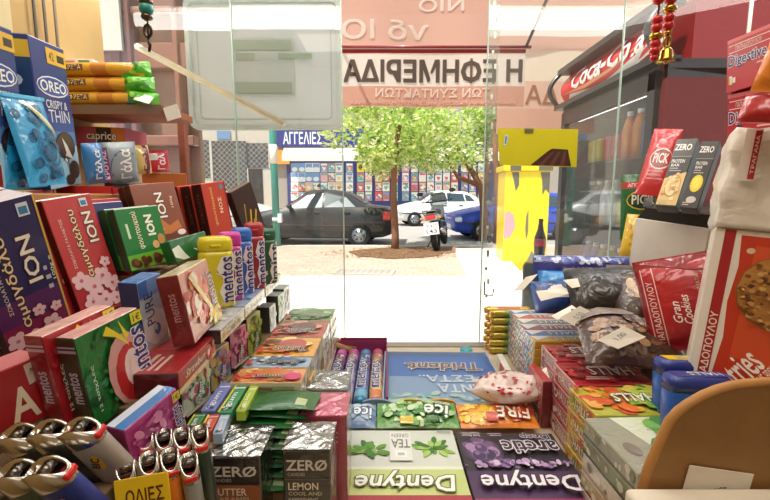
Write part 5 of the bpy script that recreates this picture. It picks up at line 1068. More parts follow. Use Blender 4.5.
berry = [('blob', .5, .52, .5, .05, 40, ['b89ac8', '8a6a9c', 'd8c4e2', '6a4a7c'], .045)]
flat_box('black and purple gum box with dark berries, right of the two large flat boxes', .1005, .2395, .425, .565, .910, .013, '2e2832',
    [('r', 0, .60, 1, .94, '4a3058'), ('r', 0, .94, 1, 1, 'a82a5a'), ('e', .78, .30, .20, .20, '443450'), ('e', .78, .30, .16, .17, '5e4a6a'), ('blob', .78, .24, .15, .12, 8, ['8a6a94', 'a888b4', '70547c'], .12), ('e', .74, .36, .075, .085, '8a70a0'), ('e', .74, .36, .069, .079, '3e2a52'), ('e', .755, .33, .028, .03, '7a5f92'), ('e', .83, .38, .07, .08, '8a70a0'), ('e', .83, .38, .064, .074, '46305c'), ('e', .845, .35, .025, .028, '80659a'), ('e', .79, .27, .066, .074, '9a80b0'), ('e', .79, .27, .06, .068, '503868'), ('e', .805, .245, .022, .026, '8a70a4')] + berry +
    [('T', 'Deep', .22, .11, .28, .11, 0, '2a2430', 'e6dcea'), ('T', 'arctic', .32, .29, .52, .19, 0, '2a2430', 'e6dcea'), ('lines', .55, .06, .70, .12, 2, 'a89ab0'), ('t', 'bigger bite', .86, .06, .18, .035, 0, 'd8d0dc'), ('t', 'bold flavour', .86, .105, .18, .035, 0, 'd8d0dc'), ('T', 'Dentyne', .48, .77, .84, .25, 0, 'eee8f0', '2a1c34', .15)], rot=180, side='1c181e', cols={'T': 'c8b8d0'})
# pouches of ice gum lying across behind them
def ice_pack(label, x0, x1, y0, y1, z, col, ops, seed):
    w_, h_ = x1 - x0, y1 - y0
    return tag(pillow(w_, h_, .017, col, ops, 'film', seed, .0007, .03, rot=180, vert=False, nx=22, ny=12).build('gum_pouch', None, TR(((x0 + x1) / 2, y0, z), 0, -80)), label, 'gum pouch')
ice_pack('blue ice gum pouch at the left of the row behind the flat boxes', -.058, -.014, .577, .630, .9105, '6f8fb8', [('blob', .5, .4, .45, .4, 16, ['8fb0d8', '4a6a9c', 'c8dcec', 'a8bcd4'], .2), ('T', 'ice', .45, .55, .6, .4, 0, 'f2f6fa', '24508a')], 61)
ice_pack('green ice gum pouch with mint leaves, in the middle of the row', -.012, .110, .577, .634, .9105, '5c9a3e', [('blob', .5, .5, .48, .45, 60, ['3f8a2e', '8ac060', 'd0e8b8', '2c6a24', '6aac48', 'b8d8a0'], .16), ('T', 'ice', .26, .58, .30, .46, 0, 'f4f8f0', '24641e', .2), ('r', .56, .8, .72, .98, 'e2cc3a'), ('lines', .08, .18, .3, .3, 2, 'f0f4e8')], 62)
ice_pack('orange and yellow gum pouch with flame lettering at the right of the row', .112, .228, .577, .630, .9105, 'e8861e', [('blob', .75, .5, .25, .45, 26, ['f0c02c', 'e8a020', 'f6d860'], .2), ('blob', .25, .45, .25, .4, 24, ['d8441c', 'e8701e', 'c03018'], .2), ('T', 'FIRE', .30, .58, .46, .42, 0, 'f8ecd8', '8a1c10', .2), ('r', .52, .62, .66, .92, 'c8341c')], 63)
for i, (px, py, c, cs, lab) in enumerate(((376, 411, '7a9ab8', ['b8ccd8', '5a7a9c'], 'round topped blue-grey pack peeping out behind the blue ice pouch'), (412, 409, 'c8b43a', ['e8d860', '3a3a2c'], 'yellow topped pack peeping out behind the green ice pouch'), (444, 410, 'd8a040', ['e8c878', 'b87828'], 'amber topped pack peeping out behind the orange pouch'))):
    q = PZ(px, py, .924); mb = MB(); w_ = .048; pts = [(w_ / 2 * math.cos(PI * k / 12), .020 + .008 * math.sin(PI * k / 12)) for k in range(13)] + [(-w_ / 2, 0), (w_ / 2, 0)]
    mb.prism(pts, .004, M(c, 'film')); art(mb, Face(lambda u, v, o: Vector(((u - .5) * w_ * .8, -o, .004 + v * .02)), w_, .02), [('blob', .5, .6, .4, .3, 7, cs, .25)], 'film', i)
    tag(mb.build('gum_pack', None, TR((q.x, .6385, .8960), 0, 0)), lab, 'gum pack')
# change tray: blue board under a clear cover
TY = empty('change_tray', 'blue change tray with upside-down lettering in the middle of the counter', 'tray', (.106, .755, .8965), (0, 0, R(-1.2)))
W, H = .212, .225
mb = MB(); mb.box(-W / 2, -H / 2, 0, W / 2, H / 2, .010, M('4f78b4', 'plastic'), bev=.001)
fc = Face(lambda u, v, o: Vector(((u - .5) * (W - .012), (v - .5) * (H - .012), .010 + o)), W - .012, H - .012, 180)
art(mb, fc, [('r', 0, 0, 1, 1, '4d78b8'), ('r', .0, .46, 1, .98, '8fa9c4'), ('blob', .5, .9, .5, .1, 30, ['9cc0b8', 'b8d0c8', '84b0b0'], .06), ('T', 'Trident.', .46, .27, .74, .17, 0, '7a5a4c', 'e8dccf', .1), ('t', 'ΡΕΣΤΑ..', .40, .53, .62, .13, 0, 'd8e2ea', .03), ('t', 'ΚΑΝΤΑ', .30, .72, .50, .14, 0, 'd8e2ea', .03)], 'plastic'); mb.build('board', TY)  # paler near half paints the whitish reflection into the board colour
mb = MB()
for q in ((-W / 2 - .003, -H / 2, 0, -W / 2, H / 2, .019), (W / 2, -H / 2, 0, W / 2 + .003, H / 2, .019), (-W / 2 - .003, H / 2, 0, W / 2 + .003, H / 2 + .003, .019), (-W / 2 - .003, -H / 2 - .003, 0, W / 2 + .003, -H / 2, .019)): mb.box(*q, M('9fb4c8', 'plastic'), bev=.0006)
mb.build('rim', TY)
mb = MB(); mb.quad((-W / 2, -H / 2, .0175), (W / 2, -H / 2, .0175), (W / 2, H / 2, .0175), (-W / 2, H / 2, .0175), glass_mat('cover plastic', (.97, .98, 1, 1), .03, .7)); mb.build('clear_cover', TY)
mb = MB(); mb.loft([(0, .012, .012), (.018, .014, .014), (.022, .010, .010)], M('3fa0a8', 'plastic'), 16); tag(mb.build('bottle_cap', None, TR((.178, .884, .8965))), 'small teal cap just behind the change tray', 'cap')
mb = MB(); mb.box(0, 0, 0, .012, .19, .022, M('e8e2da', 'card'), bev=.001); mb.box(-.002, .01, .004, 0, .15, .018, M('b3262c', 'card')); tag(mb.build('box_edge', None, TR((.2225, .66, .8965), -4)), 'white card strip with a red edge along the right side of the change tray', 'card')
# open box of mint rolls
BX = empty('roll_box', 'open purple cardboard box holding the mint rolls', 'box', (-.058, .650, .8965))
mb = MB(); c1, c2 = M('5a3a7a'), M('8a2a5a')
mb.box(-.066, .0, 0, .060, .245, .0025, c1); mb.box(-.068, 0, 0, -.066, .245, .026, c1); mb.box(.060, 0, 0, .0625, .245, .026, c2); mb.box(-.068, .245, 0, .0625, .2475, .034, c2); mb.box(-.068, -.002, 0, .0625, 0, .010, c1); mb.build('tray', BX)
mb = MB(); mb.box(-.040, .246, .030, .0625, .249, .040, M('7c1c48')); mb.build('raised_flap', BX)
rl = [(-.034, '8a4a9c', 'c44a9a', 'e0c060', 'purple topped mint roll at the left, half hidden by the silver box'), (-.0085, 'b8b0c8', 'c03a8c', 'd8b070', 'mint roll with a pink end, second from the left'), (.017, '6a86c8', '2f86a8', '5ab0d0', 'blue mint roll with a teal end, third from the left'), (.0425, 'd8b878', 'b8306a', 'd8783a', 'cream mint roll with a magenta end, at the right')]
for x, c, end, mid, lab in rl:
    r = .0118; root = empty('mint_roll', lab, 'mint roll', (-.058 + x, .652, .8992 + r))
    mb = MB(); mb.tube([(0, 0, 0), (0, .215, 0)], r, M(c, 'film'), 20)
    fm = lambda u, v, o: Vector(((r + o) * math.sin((u - .5) * 2.4), v * .215, (r + o) * math.cos((u - .5) * 2.4)))
    art(mb, Face(fm, r * 2, .215, 0, True), [('r', 0, .88, 1, .98, end), ('r', 0, .02, 1, .12, mid), ('blob', .5, .7, .4, .16, 16, [mid, 'f0e4d0', end, 'e8d890'], .22), ('T', 'mentos', .42, .42, .52, .5, 90, '2a2878', 'f0ecf4'), ('blob', .82, .45, .1, .3, 8, ['7a4aa0', '3a3a9a'], .2)], 'film'); mb.build('wrapper', root)
    mb = MB(); mb.sphere((0, -.001, 0), (r * 1.0, .008, r * 1.0), M(end, 'foil'), 14); mb.build('twisted_end', root)
tag(pillow(.042, .05, .018, '6a6870', [('blob', .5, .5, .4, .4, 10, ['b8b8bc', '3a383c', '8a8890'], .2)], 'silver', 71, .003, .06).build('candy_pack', None, TR((-.1465, .715, .8965), 0, -72)), 'crumpled grey candy wrapper left of the mint rolls', 'candy pack')
for i, (p0, p1, lab) in enumerate((((333, 345), (352, 352), 'brown cinnamon stick lying across the back of the roll box, nearer one'), ((334, 340), (356, 349), 'brown cinnamon stick lying behind the other one'))):
    a, b = PZ(*p0, .944 - .000 * i), PZ(*p1, .944); a.y = b.y = .8985 + i * .0; a, b = P(p0[0], p0[1], .885 + .022 * i), P(p1[0], p1[1], .875 + .022 * i)
    mb = MB(); mb.tube([a, (a + b) / 2 + Vector((0, 0, .001)), b], .0062, M('8a6232', 'wood'), 10); mb.tube([a + Vector((0, .006, .003)), b + Vector((0, .006, .003))], .004, M('a87c44', 'wood'), 8); tag(mb.build('cinnamon_stick'), lab, 'cinnamon stick')
# pale bag of sweets
CB = empty('candy_bag', 'pale pink and white bag of sweets beside the change tray', 'candy bag', (.198, .640, .922))
mb = MB(); rd = random.Random(6); n = 30; vs = []; m_ = 16
for j in range(m_ + 1):
    for i in range(n):
        t, f_ = 2 * PI * i / n, PI * j / m_; d = Vector((math.sin(f_) * math.cos(t), math.sin(f_) * math.sin(t), -math.cos(f_)))
        k = 1 + .26 * noise.noise(d * 2.0 + Vector((3, 1, 2))) + .07 * noise.noise(d * 6)
        vs.append(Vector((d.x * .058, d.y * .035, .020 + d.z * .022)) * k)
mb.add(vs, [(j * n + i, j * n + (i + 1) % n, (j + 1) * n + (i + 1) % n, (j + 1) * n + i) for j in range(m_) for i in range(n)], M('e4cfc9', 'wrinkle'), True)
mb.build('bag', CB)
mb = MB()
for i in range(60):
    t, f_ = rd.uniform(0, 6.28), rd.uniform(1.7, 2.9); d = Vector((math.sin(f_) * math.cos(t), math.sin(f_) * math.sin(t), -math.cos(f_))); k = 1.02 + .26 * noise.noise(d * 2.0 + Vector((3, 1, 2))) + .07 * noise.noise(d * 6)
    p_ = Vector((d.x * .058, d.y * .035, .020 + d.z * .022)) * k; a = d.cross(Vector((0, 0, 1))).normalized(); b = d.cross(a); s = rd.uniform(.003, .006)
    mb.add([p_ + a * s, p_ + b * s * .5, p_ - a * s, p_ - b * s * .5], [(0, 1, 2, 3)], M(rd.choice(['c8323c', 'd85a60', 'b82430'])))
mb.build('printed_hearts', CB)
mb = pillow(.05, .035, .012, 'f2e4dc', [], 'wrinkle', 5, .004, .04); mb.build('gathered_end', CB).matrix_basis = TR((.05, -.006, .02), -20, -40, 50)

# ================================================================ the right-hand side
# gold foil rolls stacked in two columns by the pane
GC = ['c9983a', 'b8862c', 'd8ac4e', 'a87a2c']
for ci, (y, x0) in enumerate(((.935, .2285), (.909, .2345))):
    for k in range(6):
        r = .0083; z = .8965 + r + k * .0168
        root = empty('foil_roll', '%s gold sweet roll in the %s column by the pane' % (['bottom', 'second lowest', 'third lowest', 'third highest', 'second highest', 'top'][k], ['far', 'near'][ci]), 'sweet roll', (x0 + random.uniform(-.002, .002), y, z), group='gold sweet rolls stacked by the pane')
        mb = MB(); mb.tube([(.004, 0, 0), (.008, 0, 0), (.10, 0, 0), (.104, 0, 0)], [r * .8, r, r, r * .8], M(['d0a446', 'b8a23c'][ci], 'foil'), 14)
        mb.tube([(.03, 0, 0), (.08, 0, 0)], r * 1.02, M(['c8642c', '8a9a3c'][ci], 'film'), 14, False); mb.build('wrapper', root)
        mb = MB(); mb.sphere((.003, 0, 0), (.004, r * .85, r * .85), M(GC[(k + ci) % 4], 'foil'), 10); mb.build('folded_end', root)
# rows of menthol sweet packs, each row a pile
rows = [(.868, .894, '2f78c0', 'blue', 'd8e6f0'), (.832, .866, 'c8503a', 'orange-red', 'f0dcd0'), (.796, .830, '8a8e92', 'grey', 'f2f2f0'), (.760, .794, '9a3a5a', 'plum', 'f0d8e0'), (.728, .758, '2f7fc8', 'bright blue', 'e8f0f8'), (.698, .726, 'd8a83a', 'golden', 'f8f0d8')]
levn = ['top', 'second from top', 'third from top', 'fourth from top', 'fifth from top', 'sixth from top', 'lowest']
for ri, (y0, y1, c, cn, tc) in enumerate(rows):
    xl = .277 - (.938 - (y0 + y1) / 2) * .085; zt = 1.0; th_ = .0146
    for k in range(7):
        z = zt - th_ * (k + 1); root = None; mb = MB(); L_, d = .112, y1 - y0
        mb.box(0, 0, 0, L_, d, th_ - .0006, M(c, 'film'), bev=.0012, cols={'L': M('e6e4de', 'film'), 'F': M(c, 'film')})
        if k == 0:
            art(mb, Face(lambda u, v, o: Vector((u * L_, v * d, th_ - .0006 + o)), L_, d, 180), [('r', .0, .0, 1, .18, 'eeeae2'), ('T', 'HALLS', .42, .55, .5, .5, 0, tc, '2a2430', .15), ('p', [(.7, .2), (.95, .9), (.98, .2)], 'eef0ee')], 'film')
        art(mb, Face(lambda u, v, o: Vector((-o, d * (1 - u), v * (th_ - .0006))), d, th_ - .0006), [('p', [(.0, .1), (.25, .9), (.32, .9), (.08, .1)], '2c2a2c'), ('p', [(.48, .1), (.25, .9), (.18, .9), (.40, .1)], '5a5858'), ('p', [(.5, .1), (.75, .9), (.82, .9), (.58, .1)], '2c2a2c'), ('p', [(.98, .1), (.75, .9), (.68, .9), (.90, .1)], '5a5858'), ('r', .02, .0, .98, .1, c)], 'film')
        tag(mb.build('sweet_pack', None, TR((xl + random.uniform(-.0015, .0015), y0, z + .0005), random.uniform(-1, 1))), '%s menthol sweet pack with white folded end, %s of its pile' % (cn, levn[k]), 'sweet pack', 'menthol sweet packs in piles on the right')
q = PZ(537, 344, .985); carton('sweet_pack', 'small green and white sweet pack in front of the golden pile', 'sweet pack', (.2715, .684, .955, -4, -90, 0, .03, .011), .02, '5a9a3a', {'F': [('blob', .5, .5, .4, .4, 8, ['8ac05a', 'e8e4c8', 'c83a30'], .3)]}, 'film')
riser(.256, .682, .896, .300, .6965, .9345, 'short wooden block under the small green sweet pack')
# red and fruit coloured boxes in piles
def pile(x0, x1, y0, y1, n, bh, c, cn, top_ops, side_c, side_ops, yaw=0, zt=1.0, cs=None):
    for k in range(n):
        w_, d = x1 - x0, y1 - y0; z = zt - bh * (k + 1); cc = cs[k % len(cs)] if cs else c
        mb = MB(); mb.box(0, 0, 0, w_, d, bh - .0005, M(cc, 'film'), bev=.001, cols={'L': M(side_c[k % len(side_c)], 'film')})
        if k == 0: art(mb, Face(lambda u, v, o: Vector((u * w_, v * d, bh - .0005 + o)), w_, d, 180), top_ops, 'film', 4)
        art(mb, Face(lambda u, v, o: Vector((-o, d * (1 - u), v * (bh - .0005))), d, bh - .0005), side_ops(k), 'film', k)
        tag(mb.build('sweet_box', None, TR((x0 + random.uniform(-.0012, .0012), y0, z + .0003), yaw + random.uniform(-.6, .6))), '%s sweet box, %s of its pile on the right' % (cn[k] if isinstance(cn, list) else cn, ['top', 'second', 'third', 'fourth', 'fifth', 'sixth', 'seventh'][k]), 'sweet box', 'boxed sweets piled on the right')
hs = lambda c: (lambda k: [('r', 0, 0, 1, .12, c), ('T', 'HALLS', .55, .55, .55, .5, 0, 'f2d8d0', '7a1a1c', .15), ('blob', .15, .5, .12, .35, 5, ['f0e4dc', c], .3)])
red_top = [('blob', .5, .5, .48, .45, 40, ['a81c24', 'c83038', '8a1018', 'd8604a', 'b02028'], .16), ('p', [(.0, .1), (.25, .0), (.0, .4)], 'e8c8b8'), ('T', 'HALLS', .42, .50, .56, .38, 0, 'f4dcd0', '5a1014', .2), ('lines', .55, .75, .85, .9, 2, 'e8b8a8')]
pile(.262, .372, .613, .682, 4, .0255, 'b3202a', 'dark red cherry', red_top, ['d8a89c', 'c87a72'], hs('b3202a'), -2)
pile(.252, .362, .530, .607, 4, .0255, 'a81c28', 'deep red berry', red_top, ['d09a90', 'c06a62', 'c87a72'], hs('a81c28'), -2)
cit = [('blob', .7, .5, .3, .45, 24, ['e8782a', 'e8a83a', 'd85a24'], .2), ('blob', .25, .5, .25, .45, 26, ['7ab03a', 'b8cc4a', 'e0d060', '4a8a2a'], .2), ('T', 'HALLS', .42, .52, .5, .28, 0, 'f4f4e0', '2a5a1c', .2), ('p', [(.9, .05), (.98, .05), (.98, .3)], 'c8382a')]
pile(.241, .350, .452, .523, 4, .0255, 'b8b83a', 'orange and green citrus', cit, ['d8a83a', 'c8983a', 'e0b850', 'd8a83a'], lambda k: [('blob', .5, .5, .45, .4, 12, ['c8642a', 'e8d070', '8aa83a', 'e8c878'], .3), ('T', 'HALLS', .55, .5, .5, .5, 0, 'f4ecc8', '6a5a1c', .15)])
gr_top = [('r', 0, .0, 1, 1, '9a9c88'), ('p', [(.0, .0), (.55, .0), (.35, 1), (.0, 1)], 'd8e6bc'), ('p', [(.55, 0), (.75, 0), (.55, 1), (.35, 1)], 'dde4cc'), ('e', .84, .62, .07, .12, '7a7464'), ('blob', .18, .25, .2, .2, 10, ['5a9a3a', '7ab84e', '3f8a2c'], .3), ('blob', .45, .62, .1, .1, 5, ['4a8a34', '6aa84a'], .25), ('t', 'eucalyptus', .38, .30, .3, .05, 0, '4a5a3a', 0, .3), ('t', 'sugarfree', .80, .90, .24, .05, 0, 'e6e8de', 0)]
pile(.2285, .340, .350, .446, 5, .0205, '9ca38c', ['grey-green eucalyptus', 'olive sided', 'white sided', 'dark red sided', 'cream sided'], gr_top, ['a8a890', '8a9068', 'd8d2c0', 'b8a880', 'c8c0a8'], lambda k: [('r', .0, .05, 1, .2, ['6a6a58', '4a5a34', 'b8b0a0', '8a2024', '9a8a6a'][k]), ('blob', .5, .6, .45, .3, 6, ['c8c8a8', '8a8a6a', 'e0dcc8'], .3)], 2, cs=['9ca38c', '9aa070', 'd8d4c8', 'b02430', 'd0c8b0'])
# upright red box standing in front of the piles
mb = MB(); mb.box(0, 0, 0, .0145, .066, .0745, M('b3262c', 'film'), bev=.001, cols={'L': M('c06058', 'film'), 'F': M('6a1014', 'film')}); art(mb, Face(lambda u, v, o: Vector((-o, .066 * (1 - u), v * .0745)), .066, .0745), [('T', 'HALLS', .5, .75, .8, .14, 0, 'f0d8d0', '7a1a1c', .2), ('T', 'HALLS', .5, .42, .8, .14, 0, 'f0d8d0', '7a1a1c', .2), ('blob', .5, .15, .4, .12, 12, ['e8c0b4', 'b02a30'], .12), ('r', 0, .58, 1, .60, '8a1a20')], 'film')
tag(mb.build('sweet_box', None, TR((.2385, .602, .8965), 0)), 'red sweet box standing on edge left of the cherry boxes', 'sweet box')
# wrapped biscuits and coffee bags lying across the piles
def rbag(name, label, cat, tlx, tly, brx, bry, Y, z, col, ops, d, yaw, tilt, roll, fin='wrinkle', seed=3, vert=False, wr=.002, dim=None, rot=0):
    a = P((tlx + brx) / 2, (tly + bry) / 2, Y); w_, h_ = dim or (abs(P(brx, bry, Y).x - P(tlx, tly, Y).x), abs(P(brx, bry, Y).z - P(tlx, tly, Y).z))
    mb = pillow(w_, h_, d, col, ops, fin, seed, wr, .04, vert=vert, rot=rot, nx=30, ny=22)
    T = Matrix.Translation(a) @ TR((0, 0, 0), yaw, tilt, roll) @ Matrix.Translation((0, 0, -h_ / 2))
    return tag(mb.build(name, None, T), label, cat)
rbag('biscuit_pack', 'blue and purple wafer biscuit pack, topmost of the pile by the pane', 'biscuit pack', 531, 258, 640, 276, .78, 0, '3a3f94', [('r', 0, .7, 1, 1, '8fa4dc'), ('blob', .5, .8, .5, .15, 26, ['dfe6f4', '5a6ab8', '3a4aa0', 'c8d4ee'], .2), ('r', .18, .1, .58, .6, '3a2f7c'), ('r', .62, .08, .95, .6, 'b9a99a'), ('t', 'ΓΚΟΦΡΕΤΑ', .38, .35, .3, .3, 0, '8a8ac0')], .05, 2, -10, 1, 'film', 81, wr=.0022, dim=(.200, .042))
rbag('biscuit_pack', 'sky blue biscuit pack under the purple wafer pack', 'biscuit pack', 537, 274, 640, 292, .755, 0, '2a8ad0', [('r', .55, .5, 1, 1, 'd8973a'), ('blob', .3, .5, .3, .4, 20, ['4aa8e8', '1c6ab0', '7ac4f0'], .2)], .05, 3, -20, 1, 'wrinkle', 82, wr=.003, dim=(.185, .045))
rbag('biscuit_pack', 'blue pack with an orange corner, lowest by the price tags', 'biscuit pack', 531, 283, 592, 312, .72, 0, '28488c', [('p', [(.45, .0), (.98, .02), (.98, .4), (.6, .35)], 'd8702a'), ('r', .2, .35, .85, .75, 'eceae6'), ('blob', .3, .8, .3, .15, 8, ['3a6ab8', '1c3470'], .2)], .04, 4, -40, 3, 'wrinkle', 83, wr=.003, dim=(.105, .062))
rbag('coffee_bag', 'shiny black bag crumpled behind the price tags', 'bag', 575, 268, 650, 318, .66, 0, '231e1c', [('p', [(.1, .8), (.4, .95), (.35, .7)], '5a4a42')], .06, -10, -45, -4, 'wrinkle', 84, True, .005, (.135, .10))
rbag('coffee_bag', 'brown and beige bag on the right behind the black one', 'bag', 620, 272, 668, 330, .62, 0, '4a3a32', [('blob', .55, .65, .35, .3, 12, ['c9ae8c', 'd8c4a4', '8a6a52'], .3)], .05, -28, -50, -12, 'wrinkle', 85, True, .004, (.085, .11))
rbag('coffee_bag', 'clear dark bag of brown sweets in front, over the red boxes', 'bag', 585, 312, 672, 362, .575, 0, '4e3226', [('blob', .5, .4, .4, .35, 30, ['7a5238', '3a241c', '9a7452', '5a3a2a'], .14), ('p', [(.0, .7), (.3, .98), (.9, .9), (.5, .75)], '8a7a70')], .04, -8, -62, 2, 'wrinkle', 86, False, .004, (.135, .105))
def price_tag(label, pts, Y, mark=True):
    q = [P(x, y, Y + (i in (0, 1)) * .012) for i, (x, y) in enumerate(pts)]; n = (q[1] - q[0]).cross(q[3] - q[0]).normalized(); n = n if n.y < 0 else -n
    mb = MB(); k = M('efe9dc', 'matte'); mb.add(q + [p_ - n * .0006 for p_ in q], [(0, 1, 2, 3), (7, 6, 5, 4), (0, 4, 5, 1), (1, 5, 6, 2), (2, 6, 7, 3), (3, 7, 4, 0)], k)
    if mark:
        f = lambda u, v, o: (q[3] * (1 - u) + q[2] * u) * (1 - v) + (q[0] * (1 - u) + q[1] * u) * v + n * o
        art(mb, Face(f, (q[1] - q[0]).length, (q[3] - q[0]).length), [('t', mark if isinstance(mark, str) else '0,50', .55, .6, .4, .3, 8, '8a95a8', 0)], 'matte')
    tag(mb.build('price_tag'), label, 'price tag')
price_tag('cream paper price tag sticking out at the left of the biscuit packs', [(526, 277), (538, 274), (523, 290), (513, 291)], .72, False)
price_tag('white price tag under the sky blue pack', [(536, 291), (566, 288), (569, 294), (541, 301)], .665, '1,20')
price_tag('large cream price tag lying over the menthol packs', [(559, 318), (580, 306), (602, 317), (581, 329)], .60, '0,50')
price_tag('cream price tag on the clear brown bag, nearest of the tags', [(597, 340), (624, 326), (646, 337), (618, 349)], .52, '1,00')
price_tag('small cream tag folded behind the large one', [(551, 316), (572, 305), (577, 309), (558, 320)], .63, False)
price_tag('pale tag tucked under the black bag', [(563, 280), (580, 278), (584, 286), (572, 288)], .655, False)
# red shiny biscuit bag
a = P(708, 299, .535)
mb = pillow(.150, .125, .04, 'b01824', [('r', .0, .0, .02, 1, '8a1018'), ('r', .045, .02, .053, .9, 'e8c8c4'), ('r', .135, .02, .143, .9, 'e8c8c4'), ('t', 'ΠΑΠΑΔΟΠΟΥΛΟΥ', .094, .42, .66, .05, 90, 'f0d8d4'), ('t', 'Gran', .25, .40, .22, .065, 90, 'f8f0ea', .01, .3), ('t', 'Cookies', .325, .42, .30, .065, 90, 'f8f0ea', .01, .3), ('t', 'ΜΠΙΣΚΟΤΑ ΜΕ ΚΟΜΜΑΤΙΑ', .45, .46, .62, .03, 90, 'd8b8a0'), ('t', 'ΣΟΚΟΛΑΤΑΣ ΓΑΛΑΚΤΟΣ', .51, .48, .58, .03, 90, 'd8b8a0'), ('t', 'ΚΑΙ ΦΟΥΝΤΟΥΚΙ', .57, .50, .46, .03, 90, 'd8b8a0'), ('p', [(.02, .88), (.5, .80), (.98, .9), (.98, .98), (.02, .98)], '8e121c')], 'wrinkle', 88, .0025, .05, nx=28, ny=28)
T = Matrix.Translation(a) @ TR((0, 0, 0), -34, -14, -16) @ Matrix.Translation((0, 0, -.0625)); tag(mb.build('biscuit_bag', None, T), 'shiny red biscuit bag leaning behind the cookie box', 'biscuit bag')
# cookie carton
def PF(pts, Y, yaw, tilt, roll=0): return None
mb = MB(); w_, h_, d = .17, .198, .05; T = TR(P(681, 398, .455), -34, -8, 5) @ Matrix.Translation((w_ / 2, 0, 0))
mb.box(-w_ / 2, 0, 0, w_ / 2, d, h_, M('ece4d8'), bev=.001)
rd = random.Random(8); CU, CV, CR = .40, .68, .041
chips = []
for _ in range(230):
    a, q = rd.uniform(0, 2 * PI), math.sqrt(rd.random()) * CR * .93; s = rd.uniform(.0009, .0032)
    chips.append(('e', CU + q * math.cos(a) / w_, CV + q * math.sin(a) / h_, s / w_, s * .7 / h_, rd.choice(['8a5a2c', 'c4904e', '6a4020', 'd8a866', '7a4a22', 'b07a3c', '5a3418'])))
art(mb, box_face('F', w_, d, h_), [('p', [(.135, .03), (.98, .02), (.98, .97), (.14, .97), (.155, .8), (.135, .6), (.15, .4), (.13, .2)], 'c4361c'), ('p', [(.2, .3), (.98, .25), (.98, .9), (.22, .92)], 'd2502a'), ('r', .055, .01, .112, .995, 'a81c24'), ('t', 'ΠΑΠΑΔΟΠΟΥΛΟΥ', .083, .30, .46, .040, 90, 'f4e4d4', .02),
   ('e', .20, .89, .022, .016, 'd8c09a', 20), ('e', .32, .92, .025, .017, 'd8c09a', -15), ('e', .44, .91, .025, .018, 'd8c09a', 25), ('e', CU, CV, CR / w_, CR / h_, '8f5c28'), ('e', CU, CV + .005, CR * .96 / w_, CR * .96 / h_, 'bb8240')] + chips +
   [('t', 'ntries', .25, .25, .24, .13, 62, 'fdf6ee', .012, .3), ('t', 'ΜΠΙΣΚΟΤΑ ΜΕ ΒΡΩΜΗ', .36, .22, .26, .05, 62, 'fdf0e4', .015), ('t', 'ΑΠΑΛΟ', .46, .2, .13, .045, 62, 'fdf0e4', .01)], 'card', 9)
tag(mb.build('cookie_box', None, T), 'white and red cookie carton with a big cookie picture, at the right edge', 'cookie box')
# white wrapped parcel on the cookie carton
WP = empty('wrapped_parcel', 'white crinkled plastic parcel with a small red label on the cookie carton', 'parcel', T=T @ Matrix.Translation((-.006, 0, h_ + .0005)))
mb = MB(); bm = bmesh.new(); bmesh.ops.create_cube(bm, size=1); bmesh.ops.subdivide_edges(bm, edges=list(bm.edges), cuts=18, use_grid_fill=True)
for v in bm.verts:
    c = v.co.copy(); q = Vector((c.x * .165, (c.y + .5) * .085 - .004, (c.z + .5) * .108)); e = sorted((abs(c.x), abs(c.y), abs(c.z)))
    s = 1 - .05 * max(0, e[1] - .40) / .1; q.x *= s; q += Vector((noise.noise(q * 38), noise.noise(q * 41 + Vector((5, 0, 0))), noise.noise(q * 36 + Vector((0, 7, 0))))) * (.005 if c.z > -.4 else .0005) + Vector((noise.noise(q * 110), noise.noise(q * 120), 0)) * .0018
    q.z = max(q.z, 0); v.co = q
bm.verts.index_update(); mb.add([v.co for v in bm.verts], [tuple(x.index for x in f.verts) for f in bm.faces], M('e4dccf', 'wrinkle'), True); bm.free(); mb.build('wrapper', WP)
mb = MB(); mb.box(-.070, -.013, .050, -.056, -.0125, .105, M('f0e8e0')); mb.box(-.062, -.0136, .052, -.0565, -.013, .103, M('b3222a')); art(mb, Face(lambda u, v, o: Vector((-.062 + u * .0055, -.0137 - o, .052 + v * .051)), .0055, .051), [('t', 'ΤΡΑΓΑΝΑ', .5, .5, .8, .5, 90, 'f4e4dc')]); mb.build('label', WP)
# digestive boxes
dg = [('r', 0, 0, 1, .96, 'b81c2a'), ('r', 0, .93, 1, 1, 'd86a6c'), ('r', .04, .86, .96, .875, 'f0d8d4'), ('t', 'ΠΑΠΑΔΟΠΟΥΛΟΥ', .44, .80, .52, .08, 0, 'f0d0cc'), ('r', .04, .73, .96, .745, 'f0d8d4'), ('T', 'Digestive', .42, .55, .76, .26, 0, '2a2870', 'f4eef4'), ('r', .06, .14, .13, .30, 'e8e2d8'), ('r', .06, .14, .095, .28, 'd8c83a'), ('r', .14, .16, .20, .26, 'f2eee8'), ('r', .62, .38, .9, .41, 'e8b8b8')]
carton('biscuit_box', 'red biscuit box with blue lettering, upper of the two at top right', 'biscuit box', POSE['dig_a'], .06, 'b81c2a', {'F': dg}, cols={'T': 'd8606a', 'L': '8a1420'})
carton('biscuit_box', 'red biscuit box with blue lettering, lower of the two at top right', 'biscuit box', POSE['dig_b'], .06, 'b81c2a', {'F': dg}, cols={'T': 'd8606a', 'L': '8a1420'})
tag(MB().box(.440, .43, 1.288, 1.098, .56, 1.298, M('6a2a2c', 'wood'), bev=.001).build('shelf'), 'dark red shelf under the red biscuit boxes', 'shelf')
tag(pillow(.04, .10, .02, 'e8872a', [('blob', .5, .5, .4, .4, 8, ['f0a848', 'd86a1c'], .2)], 'wrinkle', 91, .003).build('snack_bag', None, TR(P(776, 93, .42), -40, -6, 14)), 'orange shiny snack bag at the right edge in front of the red biscuit boxes', 'snack bag')
